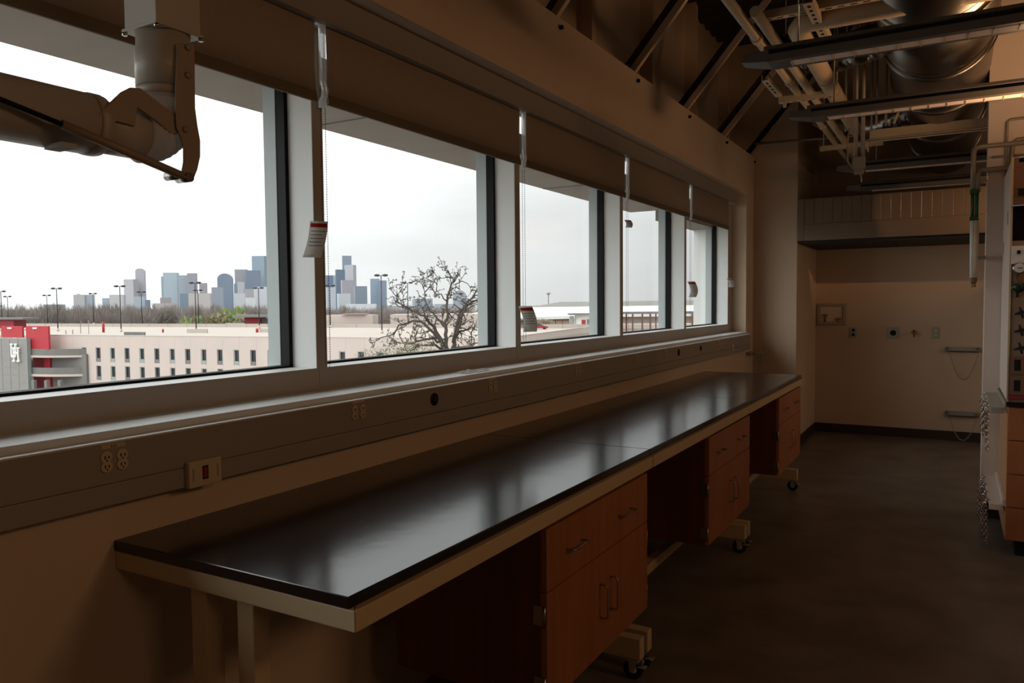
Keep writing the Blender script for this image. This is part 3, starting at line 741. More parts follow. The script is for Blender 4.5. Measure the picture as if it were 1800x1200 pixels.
# cylinder racks on the hood side
for (z, lb, zl) in ((.865, 'upper cylinder rack with four hanging chain bundles beside the fume hood', .24), (.30, 'lower cylinder rack with four chains reaching almost to the floor', .27)):
    t = empty('cylinder_rack', (2.0, 5.6, z), label=lb, cat='cylinder rack', group='gas cylinder racks')
    pl = MB(); pl.box(1.985, 2.066, 5.22, 6.05, z - .012, z); pl.box(2.05, 2.066, 5.22, 6.05, z, z + .03); pl.box(1.985, 2.05, 5.215, 5.22, z - .035, z)
    pl.obj('shelf_plate', 'wall_w' if z < .5 else 'plate', t, bevel=.002)
    for q in range(4):
        yy = 5.30 + .225 * q
        rg = [(1.972 + .018 * math.cos(a_), yy + .026 * math.sin(a_), z - .008 + .012 * math.cos(a_ * 1.0)) for a_ in [2 * PI * j / 14 for j in range(14)]]
        MB().tube(rg, .0035, 6, closed=True).obj('ring', 'chrome', t)
        for w2 in range(2):
            x_ = 1.958 + .016 * w2
            chain_links([(x_, yy - .01 + .02 * w2, z - .02), (x_ + random.uniform(-.004, .006), yy, z - zl * random.uniform(.75, 1.1))], wire=.0024, L=.027, wd=.013).obj('chain', 'chrome', t)
# gas drops with green sleeve
gd = empty('gas_drop', (1.9, 5.93, 1.6), label='pair of vertical gas pipes with green sleeves at the edge of the white wall', cat='pipe')
MB().tube([(2.9, 5.99, 2.50), (1.925, 5.99, 2.50), (1.895, 5.975, 2.49), (1.885, 5.95, 2.46), (1.885, 5.95, 2.21)], .016, 12).obj('pipe', 'conduit', gd)
MB().tube([(2.9, 5.99, 2.345), (1.935, 5.99, 2.345), (1.915, 5.97, 2.335), (1.91, 5.95, 2.31), (1.91, 5.95, 2.20)], .017, 12).obj('pipe', 'conduit', gd)
for xx in (1.884, 1.908): MB().cyl((xx, 5.95, 2.015), (xx, 5.95, 2.215), .011, n=12).obj('green_sleeve', 'green', gd)
MB().cyl((1.889, 5.95, 1.63), (1.884, 5.95, 2.02), .013, n=12).obj('lower_pipe', 'aluw', gd)
MB().cyl((1.905, 5.95, 1.63), (1.909, 5.95, 2.02), .017, n=12).obj('lower_pipe', 'pipe', gd)
B(1.868, 1.92, 5.93, 5.97, 2.19, 2.215).obj('clip', 'green', gd); B(1.868, 1.92, 5.93, 5.97, 2.012, 2.035).obj('clip', 'green', gd)
B(1.875, 1.967, 5.94, 6.04, 1.755, 1.78).obj('wall_clamp', 'steel', gd, bevel=.003)
B(1.875, 1.967, 5.94, 6.04, 2.27, 2.30).obj('wall_clamp', 'steel', gd, bevel=.003)
MB().lathe((1.9, 5.95, 1.6), 2, [(0, .014), (.01, .02), (.035, .022)], 14).obj('end_cap', 'sash', gd)
for xx in (1.892, 1.907): MB().cyl((xx, 5.95, 1.572), (xx, 5.95, 1.602), .006, n=8).obj('nipple', 'brass', gd)
cn = empty('electrical_conduit', (2.1, 6.0, 2.3), label='thin painted conduit bending down to the fume hood', cat='conduit')
MB().tube([(3.2, 6.03, 2.665), (2.09, 6.03, 2.665), (2.072, 6.03, 2.65), (2.07, 6.03, 2.29)], .008, 10).obj('run', 'conduit', cn)
MB().tube([(3.2, 6.02, 2.53), (2.13, 6.02, 2.53), (2.105, 6.02, 2.505), (2.10, 6.02, 2.29)], .012, 10).obj('run', 'conduit', cn)
MB().tube([(3.2, 6.03, 2.43), (1.99, 6.03, 2.43)], .008, 8).obj('run', 'conduit', cn)

# ------------------------------------------------------------------ ceiling services
ZP = 2.85
def hanger(x, y, z0, par): return MB().cyl((x, y, z0), (x, y, ZC), .005, n=6).obj('threaded_rod', 'pipe', par)
def ins_pipe(name, pts, r, lab, m='pipe'):
    t = empty(name, pts[0], label=lab, cat='pipe', group='service pipes under the ceiling')
    MB().tube(pts, r, 16).obj('run', m, t)
    return t
t = ins_pipe('service_pipe', [(.88, 2.2, ZP), (.88, 8.9, ZP)], .024, 'thin painted pipe, leftmost of the ceiling bundle')
for yy in (3.2, 4.1, 5.0, 6.4): MB().cyl((.88, yy, ZP), (.88, yy + .06, ZP), .03, n=14).obj('coupling', 'pipe', t)
ins_pipe('service_pipe', [(.955, 3.75, ZP), (.955, 8.9, ZP)], .026, 'second painted pipe of the ceiling bundle, beside the thinnest')
t = ins_pipe('service_pipe', [(3.6, 4.08, ZP + .02), (1.15, 4.08, ZP + .02), (1.11, 4.09, ZP + .015), (1.085, 4.12, ZP), (1.085, 4.2, ZP), (1.085, 6.7, ZP)], .05, 'thick insulated pipe that turns a corner near the first light fixture')
MB().cyl((1.085, 5.05, ZP), (1.085, 5.12, ZP), .053, n=18).obj('band', 'pipe', t)
ins_pipe('service_pipe', [(.70, 3.0, ZP + .12), (3.6, 3.0, ZP + .12)], .03, 'painted pipe crossing at the very top edge')
ins_pipe('service_pipe', [(.03, 7.95, 3.07), (1.95, 7.95, 3.02)], .012, 'thin pipe crossing from the window wall corner', 'conduit')
def channel(name, x0, x1, y, z, lab, h=.04, slots=True):
    t = empty(name, ((x0 + x1) / 2, y, z), label=lab, cat='strut channel', group='strut channels carrying the pipes')
    m = MB(); m.box(x0, x1, y, y + .003, z, z + h); m.box(x0, x1, y + .038, y + .041, z, z + h); m.box(x0, x1, y + .003, y + .038, z, z + .003)
    m.obj('channel', 'pipe', t)
    if slots:
        sl = MB(); x = x0 + .03
        while x < x1 - .04: sl.box(x, x + .03, y + .014, y + .026, z - .0006, z); x += .055
        sl.obj('slots', 'dark', t, kind='stuff')
    return t
t = channel('strut_channel', .93, 3.6, 3.93, 2.87, 'long slotted strut channel crossing the top right corner')
hanger(1.3, 3.95, 2.9, t); hanger(2.4, 3.95, 2.9, t)
t = channel('strut_channel', .76, 1.14, 5.33, 2.80, 'short strut channel under the pipes between the two nearest lights')
hanger(.80, 5.35, 2.8, t); hanger(1.115, 5.35, 2.8, t)
for xx in (.79, 1.09): B(xx, xx + .02, 5.325, 5.335, 2.765, 2.81).obj('clip', 'pipe', t)
t = channel('strut_channel', .75, 1.25, 7.2, 2.80, 'far small strut channel under the pipe ends')
hanger(.78, 7.22, 2.8, t)
t = empty('strut_channel', (1.19, 3.94, 2.85), label='short slotted channel pointing at the viewer by the crossing channel', cat='strut channel', group='strut channels carrying the pipes')
m_ = MB(); m_.box(1.165, 1.168, 3.75, 4.5, 2.84, 2.88); m_.box(1.207, 1.21, 3.75, 4.5, 2.84, 2.88); m_.box(1.168, 1.207, 3.75, 4.5, 2.84, 2.843); m_.obj('channel', 'pipe', t)
s_ = MB(); y = 3.78
while y < 4.4: s_.box(1.18, 1.195, y, y + .03, 2.8394, 2.84); y += .06
s_.obj('slots', 'dark', t, kind='stuff'); hanger(1.187, 3.85, 2.85, t)
t = empty('strut_channel', (.75, 5.0, 2.83), label='stub of slotted channel at the left of the pipe bundle', cat='strut channel', group='strut channels carrying the pipes')
m_ = MB(); m_.box(.74, .743, 4.9, 5.34, 2.84, 2.88); m_.box(.78, .783, 4.9, 5.34, 2.84, 2.88); m_.box(.743, .78, 4.9, 5.34, 2.84, 2.843); m_.obj('channel', 'pipe', t)
s_ = MB()
for y in (4.95, 5.03, 5.11, 5.19): s_.box(.755, .768, y, y + .04, 2.8394, 2.84)
s_.obj('slots', 'dark', t, kind='stuff')
t = empty('ceiling_beam', (1.6, 6.62, 2.72), label='warm lit channel beam crossing below the big duct', cat='beam')
B(1.20, 3.4, 6.60, 6.68, 2.745, 2.81).obj('beam', 'pipe', t)
for dz in (0, .016): MB().cyl((1.19, 6.59, 2.735 - dz), (3.3, 6.59, 2.735 - dz), .006, n=8).obj('cable', 'pipe', t)
for q in range(7): MB().tube([(1.16 + .012 * (q % 3), 6.58, 2.735), (1.165 + .014 * (q % 3), 6.57, 2.68 - .02 * (q % 4))], .004, 6).obj('cable_tail', 'pipe', t)
# ducts
dx_, dz_, dr_ = 1.68, 3.10, .30
t = empty('spiral_duct', (dx_, 5.5, dz_), label='big round silver duct running away under the ceiling', cat='duct')
MB().lathe((dx_, 2.2, dz_), 1, [(0, dr_), (7.0, dr_)], 64).obj('shell', 'duct', t)
for yy in (3.1, 4.3, 5.25, 6.2, 7.3, 8.4):
    MB().lathe((dx_, yy, dz_), 1, [(0, dr_), (.004, dr_ + .018), (.022, dr_ + .018), (.03, dr_), (.05, dr_ + .006), (.056, dr_)], 64).obj('flange', 'duct', t)
    MB().lathe((dx_, yy - .1, dz_), 1, [(0, dr_), (.003, dr_ + .004), (.008, dr_)], 64).obj('seam', 'duct', t)
def crumple(pts, r, name, par):
    P_ = []; R_ = []
    n_ = 46
    tot = [Vector(p) for p in pts]
    for i in range(n_ + 1):
        f = i / n_ * (len(tot) - 1); k = min(int(f), len(tot) - 2); p = tot[k].lerp(tot[k + 1], f - k)
        P_.append(p + Vector((0, 0, random.uniform(-.006, .006)))); R_.append(r * (1 + random.uniform(-.06, .06)))
    return MB().tube(P_, R_, 24).obj(name, 'foil', par)
for (yy, zz, lb) in ((4.9, 3.0, 'crumpled foil branch duct left of the big duct, near the nearest lights'), (6.9, 2.98, 'second crumpled foil branch duct, farther back and lower')):
    t = empty('flexible_duct', (1.3, yy, zz), label=lb, cat='duct', group='foil branch ducts')
    crumple([(dx_ - .2, yy, zz), (1.3, yy + .05, zz - .03), (1.12, yy + .18, zz - .02), (.9, yy + .35, zz + .06), (.72, yy + .45, zz + .16)], .10, 'hose', t)
    MB().lathe((1.44, yy, zz), 0, [(0, .104), (.03, .107), (.06, .104)], 24).obj('collar', 'duct', t)
# junction box on conduit drops
t = empty('junction_box', (1.2, 5.9, 2.35), label='grey junction box hanging on two vertical conduits', cat='junction box')
B(1.155, 1.235, 5.88, 5.94, 2.41, 2.495).obj('box', 'conduit', t, bevel=.004)
B(1.165, 1.225, 5.885, 5.935, 2.375, 2.41).obj('receptacle', 'conduit', t, bevel=.003)
for xx in (1.173, 1.218): MB().cyl((xx, 5.91, 2.495), (xx, 5.91, ZC), .014, n=10).obj('conduit_drop', 'conduit', t)
MB().tube([(1.205, 5.91, 2.375), (1.215, 5.91, 2.34), (1.212, 5.91, 2.32)], .004, 6).obj('pigtail', 'plastic', t)
MB().tube([(1.15, 5.91, 2.43), (1.125, 5.91, 2.47), (1.12, 5.91, 2.6), (1.13, 5.91, 2.7)], .006, 8).obj('whip', 'conduit', t)
for xx, yy in ((.98, 4.6), (1.30, 4.7), (1.42, 5.6), (1.28, 6.2), (1.38, 6.25), (1.46, 6.3)):
    pass
t = empty('hanger_rods', (1.35, 6.2, 3.0), label='cluster of thin hanger rods left of the big duct', cat='hanger rods')
for xx, yy in ((1.05, 6.4), (1.10, 6.45), (1.27, 6.3), (1.33, 6.35), (1.22, 6.5)): MB().cyl((xx, yy, 2.78), (xx, yy, ZC), .008, n=6).obj('rod', 'conduit', t)
MB().tube([(1.42, 6.4, 2.95), (1.41, 6.4, 2.88), (1.38, 6.4, 2.80)], .009, 8).obj('bent_rod', 'pipe', t)
# linear pendant lights (off)
def pendant(y, z, x0, x1, lb):
    t = empty('pendant_light', ((x0 + x1) / 2, y + .07, z), label=lb, cat='pendant light', group='linear pendant lights, switched off')
    up = MB().prism([(y + .012, z + .055), (y, z + .057), (y + .004, z + .073), (y + .07, z + .085), (y + .136, z + .073), (y + .14, z + .057), (y + .128, z + .055)], 0, x0 - .02, x1).obj('upper_reflector', 'lum', t)
    B(x0, x1, y + .02, y + .12, z + .036, z + .056).obj('reveal', 'dark', t)
    B(x0, x1, y, y + .145, z, z + .036).obj('body', 'lum', t, bevel=.003)
    # chamfered end cap
    e = MB(); e.add([(x0, y, z), (x0, y + .145, z), (x0, y + .145, z + .056), (x0, y, z + .056), (x0 - .13, y + .03, z + .022), (x0 - .13, y + .115, z + .022), (x0 - .12, y + .115, z + .056), (x0 - .12, y + .03, z + .056)],
                    [(0, 1, 2, 3), (4, 7, 6, 5), (0, 4, 5, 1), (3, 2, 6, 7), (0, 3, 7, 4), (1, 5, 6, 2)])
    e.obj('end_cap', 'lum', t, bevel=.003)
    d = B(x0 + .09, x1 - .05, y + .035, y + .11, z - .0015, z + .001).obj('diffuser', 'lens', t)
    x = x0 + .09
    while x < x1 - .1: B(x, x + .004, y + .035, y + .11, z - .006, z - .0015).obj('louvre_blade', 'pipe', d); x += .088
    for xx in (x0 + .12, x0 + 1.3): MB().cyl((xx, y + .07, z + .08), (xx, y + .07, ZC), .003, n=6).obj('suspension_cable', 'steel', t)
pendant(3.70, 2.592, 1.026, 3.6, 'nearest grey linear pendant light, across the top right corner')
pendant(4.88, 2.578, 1.03, 3.6, 'second grey linear pendant light, just below and behind the first')
pendant(6.9, 2.555, 1.05, 3.3, 'third linear pendant light, thin, behind the junction box')
pendant(7.86, 2.515, 1.02, 3.3, 'farthest linear pendant light, just above the canopy hood')

# housings for unseen lamps; spotlight and alcove lamp are added to brighten the alcove
t = empty('added_spotlight', (2.9, 6.5, 2.6), label='small added spotlight, unseen behind the white wall, aimed at the canopy hood', cat='lamp')
hd_ = Vector((-.9, 1.55, 0)).normalized(); hp_ = Vector((hd_.y, -hd_.x, 0)); c0_ = Vector((2.9, 6.5, 0)) + hd_ * .1
for za, zb in ((2.36, 2.5235), (2.5455, 2.68)):
    q_ = [c0_ - hp_ * .1, c0_ + hp_ * .1, c0_ + hp_ * .1 + hd_ * .002, c0_ - hp_ * .1 + hd_ * .002]
    MB().prism([(p.x, p.y) for p in q_], 2, za, zb).obj('beam_blocker', 'dark', t)  # added plates that cut the spot's beam above and below the canopy front
MB().cyl((2.93, 6.45, 2.553), (3.03, 6.27, 2.57), .04, n=14).obj('housing', 'lum', t); MB().cyl((3.0, 6.33, 2.59), (3.0, 6.33, 4.3), .008, n=6).obj('stem', 'steel', t)
for (x, y, z, nm) in ((5.3, 2.4, 3.3, 'corridor'), (4.7, -.25, 3.3, 'back'), (4.5, 7.7, 2.6, 'alcove')):
    t = empty('ceiling_lamp', (x, y, z), label='unseen warm lamp housing for the %s lamp' % nm, cat='lamp')
    B(x - .65, x + .65, y - .2, y + .2, z + .03, z + .08).obj('housing', 'aluw', t)
    MB().cyl((x, y, z + .08), (x, y, ZC), .01, n=6).obj('stem', 'steel', t)

# ================================================================== outdoors
GZ = -16.5
struct('ground', MB().box(-6000, 400, -600, 7000, GZ - 1, GZ), 'ground')
P0 = Vector((-150, 89, 0)); P1 = Vector((-75, 101.5, 0)); TF = (P1 - P0).normalized(); NF = Vector((TF.y, -TF.x, 0))   # NF faces us
FM = Matrix(((TF.x, -NF.x, 0, P0.x), (TF.y, -NF.y, 0, P0.y), (0, 0, 1, 0), (0, 0, 0, 1)))   # local: s along, d depth away from us, z
FR = math.atan2(TF.y, TF.x)
def FB(s0, s1, d0, d1, z0, z1, mb=None): return (mb or MB()).box(s0, s1, d0, d1, z0, z1, FM)
def fac(u, v, off=0):
    d = ray(u, v); w = CAM - P0
    k = -(w.dot(NF) - off) / d.dot(NF); q = CAM + d * k - P0
    return q.dot(TF), q.z + 0
gz1 = -4.1
gar = empty('parking_garage', tuple(FM @ Vector((30, 20, GZ))), FR, label='long pale precast parking garage beyond the windows', cat='parking garage')
FB(-2, 90, .8, 85, gz1 - 1.7, gz1 - 1.1).obj('roof_deck', 'deckc', gar)
FB(-220, -2, 20, 85, gz1 - 1.7, gz1 - 1.1).obj('roof_deck', 'deckc', gar)
FB(-8, 90, .5, .8, GZ, gz1 - 1.7).obj('inner_wall', 'dark', gar)
NB = 24
for k in range(-2, NB):
    s0 = k * 3.75 - 1.4 + .0; s1 = s0 + 3.73
    # precast panel around the two window rows
    wz = [(-9.3, -6.45), (-12.9, -10.05), (-16.4, -13.65)]
    sc = s0 + 3.0
    m = MB(); FB(s0, s1, 0, .3, -6.45, gz1, m)
    if k >= 0:
        FB(s0, sc - .62, 0, .3, GZ, -6.45, m); FB(sc + .62, s1, 0, .3, GZ, -6.45, m)
        FB(sc - .62, sc + .62, 0, .3, -10.05, -9.3, m); FB(sc - .62, sc + .62, 0, .3, -13.65, -12.9, m)
    else: FB(s0, s1, 0, .3, GZ, -6.45, m)
    m.obj('panel', 'conc', gar)
    if k >= 0:
        for (za, zb) in wz[:2]:
            fr = MB(); FB(sc - .62, sc - .40, .05, .25, za, zb, fr); FB(sc + .54, sc + .62, .05, .25, za, zb, fr); FB(sc - .4, sc + .54, .05, .25, zb - .14, zb, fr); FB(sc - .4, sc + .54, .0, .28, za, za + .72, fr)
            w_ = fr.obj('window', 'gsill' if k % 2 else 'winframe', gar)
            FB(sc - .4, sc + .54, .28, .32, za + .72, zb - .14).obj('pane', 'winglass', w_)
FB(-8, 90, -.05, .35, gz1, gz1 + .12).obj('coping', 'conc', gar)
for s0 in range(-220, 110, 8): FB(s0, s0 + 7.9, 84, 84.3, gz1 - 1.1, gz1 - .02).obj('far_parapet', 'deckc', gar)
for (u0, u1, v, h) in ((215, 257, 592, 1.1), (326, 366, 585, 1.0), (455, 480, 584, 1.0), (395, 440, 572, .9)):
    d = on((u0 + u1) / 2, v, 2, gz1 - 1.1); a = on(u0, v, 2, gz1 - 1.1); b = on(u1, v, 2, gz1 - 1.1)
    L_ = (b - a).length
    qq = Matrix.Translation(d) @ Matrix.Rotation(FR, 4, 'Z')
    MB().box(-L_ / 2, L_ / 2, 0, .3, 0, h, qq).obj('ramp_wall', 'concg' if h > 1 else 'deckc', gar)
# stair tower with sign
tw = empty('stair_tower', tuple(FM @ Vector((-18, 0, GZ))), FR, label='grey gridded stair tower with red top panels and white letters', cat='tower')
sa, sb_ = fac(-40, 600, 4)[0], fac(46, 600, 4)[0]; zt2 = fac(20, 594, 4)[1]
ncol, nrow = 6, 8; cw = (sb_ - sa) / ncol; rh = (zt2 - GZ) / nrow
FB(sa, sb_, -3.9, -3.3, GZ, zt2 - .02).obj('core', mat('tower_joint_pale', 'b4b2ae', .7), tw)
for i in range(ncol):
    for j in range(nrow): FB(sa + i * cw + .05, sa + (i + 1) * cw - .05, -4.0, -3.88, GZ + j * rh + .05, GZ + (j + 1) * rh - .05).obj('panel', 'grout', tw)
FB(sb_, sb_ + .15, -4.05, -3.2, GZ, zt2).obj('edge_fin', 'winframe', tw)
for (u0, u1, v0, v1) in ((1.5, 39.5, 573, 593), (45, 86, 573, 614)):
    a, z1_ = fac(u0, v0, 3); b, z0_ = fac(u1, v1, 3)
    rp_ = FB(a, b, -3.0, -2.6, z0_, z1_).obj('red_panel', 'redw', tw)
    m = (a + b) / 2; FB(m - 1.0, m + .1, -3.15, -3.0, z1_ - .55, z1_ - .25).obj('lamp', 'white', rp_)
def letterbox(X0, X1, Y0, Y1, mb):   # pixels of the 8.57x view of the tower
    a, z1_ = fac(X0 / 8.571, 560 + Y0 / 8.571, 4.4); b, z0_ = fac(X1 / 8.571, 560 + Y1 / 8.571, 4.4)
    FB(a, b, -4.5, -4.25, z0_, z1_, mb)
lm = MB()
letterbox(160, 180, 378, 560, lm); letterbox(222, 242, 378, 560, lm); letterbox(172, 236, 550, 580, lm); letterbox(152, 188, 374, 392, lm); letterbox(216, 250, 374, 392, lm)
lh = MB()
letterbox(198, 216, 436, 645, lh); letterbox(262, 282, 436, 645, lh); letterbox(206, 276, 505, 528, lh); letterbox(190, 224, 432, 450, lh); letterbox(254, 290, 432, 450, lh); letterbox(190, 224, 628, 647, lh); letterbox(254, 292, 628, 650, lh)
lm.obj('letter_u', 'white', tw, label='white slab letter U'); lh.obj('letter_h', 'white', tw, label='white slab letter H interlocking the U')
# spiral ramp
rm = empty('car_ramp', tuple(FM @ Vector((-8, 0, GZ))), FR, label='grey curved car ramp decks between the tower and the garage wall', cat='ramp')
sL, sR = fac(46, 620, 2)[0], fac(136, 620, 2)[0]
def arc(z0, z1, name, m, bulge, th):
    mb = MB(); N_ = 14; vs = []; fs = []
    for i in range(N_ + 1):
        f = i / N_; s_ = sL + (sR - sL) * f; d = -bulge * math.sin(PI * min(1, f * .75 + .25)) ** .8
        for dd, zz in ((d, z0), (d + th, z0), (d + th, z1), (d, z1)): vs.append(FM @ Vector((s_, dd, zz)))
    for i in range(N_):
        for j in range(4): fs.append((i * 4 + j, i * 4 + (j + 1) % 4, i * 4 + 4 + (j + 1) % 4, i * 4 + 4 + j))
    fs += [(0, 1, 2, 3), (N_ * 4 + 3, N_ * 4 + 2, N_ * 4 + 1, N_ * 4)]
    mb.add(vs, fs); return mb.obj(name, m, rm)
for v0, v1, v2 in ((613.5, 625, 628.5), (646.5, 658, 662), (684, 695, 698)):
    za, zb, zc = fac(90, v0, 3)[1], fac(90, v1, 3)[1], fac(90, v2, 3)[1]
    arc(zb, za, 'parapet', 'concg', 3.2, .3); arc(zc, zb, 'slab_edge', 'conc', 3.4, 3.0)
FB(sL, sL + 3.6, -.6, -.1, GZ, fac(60, 620, 0)[1]).obj('back_wall', 'redd', rm); FB(sL + 3.6, sL + 5.2, -.9, -.5, GZ, fac(60, 620, 0)[1]).obj('back_wall', 'redw', rm)
FB(sL + 5.2, sR + .5, -.5, -.1, GZ, fac(60, 620, 0)[1]).obj('back_wall', 'concg', rm)
for uu in (60.5, 83, 106.5):
    s_, z_ = fac(uu, 668, 5); FB(s_ - .35, s_ + .35, -5.4, -4.8, GZ, z_).obj('pier', 'concg', rm)
# lamp posts of the garage roof
ZD = gz1 - 1.1
poles = [(102, 582, 507, 'tall twin head lamp post left, rising right of the red wall panel'), (213, 583, 503, 'tall twin head lamp post in front of the pale tower pair'), (345, 583, 497, 'nearest tall twin head lamp post, right of the blue stepped tower'),
         (165, 571, 516, 'shorter far lamp post in front of the pale block'), (250, 573, 513, 'shorter far lamp post below the slim domed tower'), (349.5, 573, 510, 'far lamp post almost hidden behind the near one'), (456, 577, 506, 'lamp post beside the small red pavilion'),
         (4, 579, 512, 'lamp post at the very left edge of the view'), (15, 572, 521, 'far lamp post second from the left edge'), (84, 572, 519, 'far lamp post left of the tall left one'),
         (581, 576, 502, 'lamp post hidden partly by the bead chain of the second window'), (671.5, 586, 484, 'tallest lamp post in the second window'), (717.5, 574, 497, 'lamp post just left of the bare oak')]
for (u, vb, vt, lb) in poles:
    b = on(u, vb, 2, ZD); D = (b - CAM).dot(Fw); h = (vb - vt) / FPX * D
    t = empty('lamp_post', b, YAW, label=lb, cat='lamp post', group='parking lamp posts on the garage roof')
    Mx = Matrix.Translation(b) @ Matrix.Rotation(YAW, 4, 'Z'); r_ = .15
    MB().tube([Mx @ Vector((0, 0, 0)), Mx @ Vector((0, 0, h))], [r_, r_ * .75], 8).obj('pole', 'pole', t)
    MB().tube([Mx @ Vector((0, 0, 0)), Mx @ Vector((0, 0, .8))], .32, 10).obj('base', 'conc', t)
    MB().box(-.9, .9, -.05, .05, h - .12, h, Mx).obj('arm', 'pole', t)
    for sx_ in (-1, 1): MB().ball((0, 0, 0), 1, 10, 6).v and MB().add([Mx @ Vector((sx_ * .95 + a * .72, bb * .4, h + c * .3)) for a, bb, c in [v[:] for v in MB().ball((0, 0, 0), 1, 10, 6).v]], MB().ball((0, 0, 0), 1, 10, 6).f, True).obj('lamp_head', 'pole', t)
# red posts and pipes on the roof
for (u, v0, v1, r_, m, lb) in ((182, 584, 566, .32, 'redw', 'thick red post on the garage roof near the left'), (286.5, 584, 578, .25, 'redw', 'short red post farther right on the garage roof'), (452, 584, 577, .35, 'redw', 'red box post by the right end of the roof'), (142, 586, 563, .07, 'concg', 'thin pale pipe standing left of the red post'), (156, 587, 563, .07, 'winframe', 'thin grey pipe standing just left of the red post'),
                          (116, 587, 580, .08, 'redd', 'small dark bollard left of the standing pipes'), (128, 587, 579, .08, 'redd', 'small dark bollard next to the standing pipes')):
    b = on(u, v0, 2, ZD); D = (b - CAM).dot(Fw); h = (v0 - v1) / FPX * D
    tag(MB().tube([b, b + Vector((0, 0, h * .97)), b + Vector((0, 0, h))], [r_, r_, r_ * .6], 10).obj('roof_post', m, loc=b), lb, 'post', 'posts and bollards on the garage roof')

# skyline --------------------------------------------------------------
def tower(name, u0, u1, vt, D, c1, c2, lab, rot=.25, parts=None, cat='skyscraper', dep=.8, vb=549):
    c = far((u0 + u1) / 2, 546, D); w = (u1 - u0) / FPX * D; ztop = far((u0 + u1) / 2, vt, D).z
    rz = YAW + .42 * ((900 - (u0 + u1) / 2) / FPX) + rot
    w2 = w / (abs(math.cos(rot)) + dep * abs(math.sin(rot)))
    t = empty(name, (c.x, c.y, GZ), rz, label=lab, cat=cat)
    Mx = Matrix.Translation((c.x, c.y, 0)) @ Matrix.Rotation(rz, 4, 'Z')
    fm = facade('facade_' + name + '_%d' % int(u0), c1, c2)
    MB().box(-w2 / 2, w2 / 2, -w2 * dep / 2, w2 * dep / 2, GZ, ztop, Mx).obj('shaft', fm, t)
    for (k, *a) in (parts or []):
        px = D / FPX
        if k == 'top':      # rooftop block: left, right (fractions), height px
            MB().box(-w2 / 2 + w2 * a[0], -w2 / 2 + w2 * a[1], -w2 * dep * .4, w2 * dep * .4, ztop, ztop + a[2] * px, Mx).obj('roof_block', fm, t)
        if k == 'dome':
            N_ = 12; pr = [(w2 / 2 * math.cos(PI * i / N_), ztop + a[0] * px * math.sin(PI * i / N_)) for i in range(N_ + 1)]
            m = MB(); vs = [Mx @ Vector((x, -w2 * dep / 2, z)) for x, z in pr] + [Mx @ Vector((x, w2 * dep / 2, z)) for x, z in pr]
            k2 = len(pr); m.add(vs, [tuple(range(k2)), tuple(range(2 * k2 - 1, k2 - 1, -1))] + [(i, i + k2, (i + 1) % k2 + k2, (i + 1) % k2) for i in range(k2)]); m.obj('arched_top', fm, t)
        if k == 'wing':     # left px, right px, top px of a neighbouring slab
            cc = far((a[0] + a[1]) / 2, 546, D * .99); ww = (a[1] - a[0]) / FPX * D * .99; zz = far((a[0] + a[1]) / 2, a[2], D * .99).z
            M2 = Matrix.Translation((cc.x, cc.y, 0)) @ Matrix.Rotation(rz - rot, 4, 'Z')
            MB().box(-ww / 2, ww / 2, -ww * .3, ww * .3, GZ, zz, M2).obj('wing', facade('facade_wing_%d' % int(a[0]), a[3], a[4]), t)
    return t
T_ = tower
T_('apartment_block', 130, 150, 518, 2600, 'd3cccb', 'bcb8bc', 'pale pinkish apartment block with a small roof block, left of the skyline', parts=[('top', .3, .6, 1.5)])
T_('apartment_block', 149, 168, 518, 2620, 'b9c6d4', 'a6b4c6', 'pale blue block attached to the pinkish one at the left')
T_('glass_block', 180, 215, 524, 2500, 'b3c4d4', 'a0b2c6', 'low wide blue block with cream band on its roof', parts=[('wing', 196, 219, 518, 'd5cdc8', 'bfbcc0')])
T_('low_building', 78, 115, 535, 1900, '93a3b3', '8494a8', 'low blue building just above the trees at the far left', cat='building')
T_('skyscraper', 221, 243, 491, 2700, 'c8c0c2', 'b4b0ba', 'flat topped pinkish grey tower, left of the slim domed one', rot=-.35)
T_('skyscraper', 241, 257, 477, 2750, 'c5bfc6', 'b3aebb', 'slim pale tower with a rounded crown', rot=.1, parts=[('dome', 5)])
T_('glass_block', 235, 256, 521, 2400, 'bacbdb', 'a9bccf', 'low pale blue building in front of the slim domed tower')
T_('glass_block', 255, 265, 527, 2380, '6f8aa8', '62809e', 'small dark blue building right of the slim domed tower')
T_('skyscraper', 286, 303, 486, 2700, 'a9c0d2', '8fabc4', 'pale blue glass tower with stepped taller right half', rot=.1, parts=[('wing', 291, 314, 479.5, 'b7cbd8', '9fb7c9')])
T_('brick_block', 281.5, 302.5, 523, 2200, 'b5a3a6', 'a59499', 'small dusky red building at the foot of the stepped tower', cat='building')
T_('low_building', 268, 311, 533, 2100, 'cfc3c3', 'b9afb4', 'very low pinkish buildings left of the stepped tower foot', cat='building')
T_('skyscraper', 316, 334, 484, 2650, 'a9b6c6', '98a7ba', 'blue grey tower with darker purple right half', rot=.05, parts=[('wing', 332, 347, 480.5, 'a5a5b3', '9494a8')])
T_('glass_block', 316, 332, 516, 2300, '7c97b2', '6d8aa8', 'darker blue block at the foot of the blue grey tower')
T_('skyscraper', 351, 366, 497.5, 2600, 'b5adb4', 'a39ca8', 'small brownish grey tower right of the near lamp post')
T_('office_block', 334, 372, 515.5, 2050, 'd2c3bd', 'c3b4b0', 'broad windowless beige pink block behind the lamp posts', rot=.1, cat='building')
T_('skyscraper', 372, 394, 505, 2300, '9aabbf', '8b9db5', 'squat grey blue tower left of the arched one')
T_('skyscraper', 384, 411, 491, 2500, '7b93b0', '6a84a4', 'dark blue tower with a big arched top', rot=.12, parts=[('dome', 10)])
T_('skyscraper', 412, 420, 498.5, 2600, '91a4ba', '8396af', 'narrow blue grey tower right of the arched one')
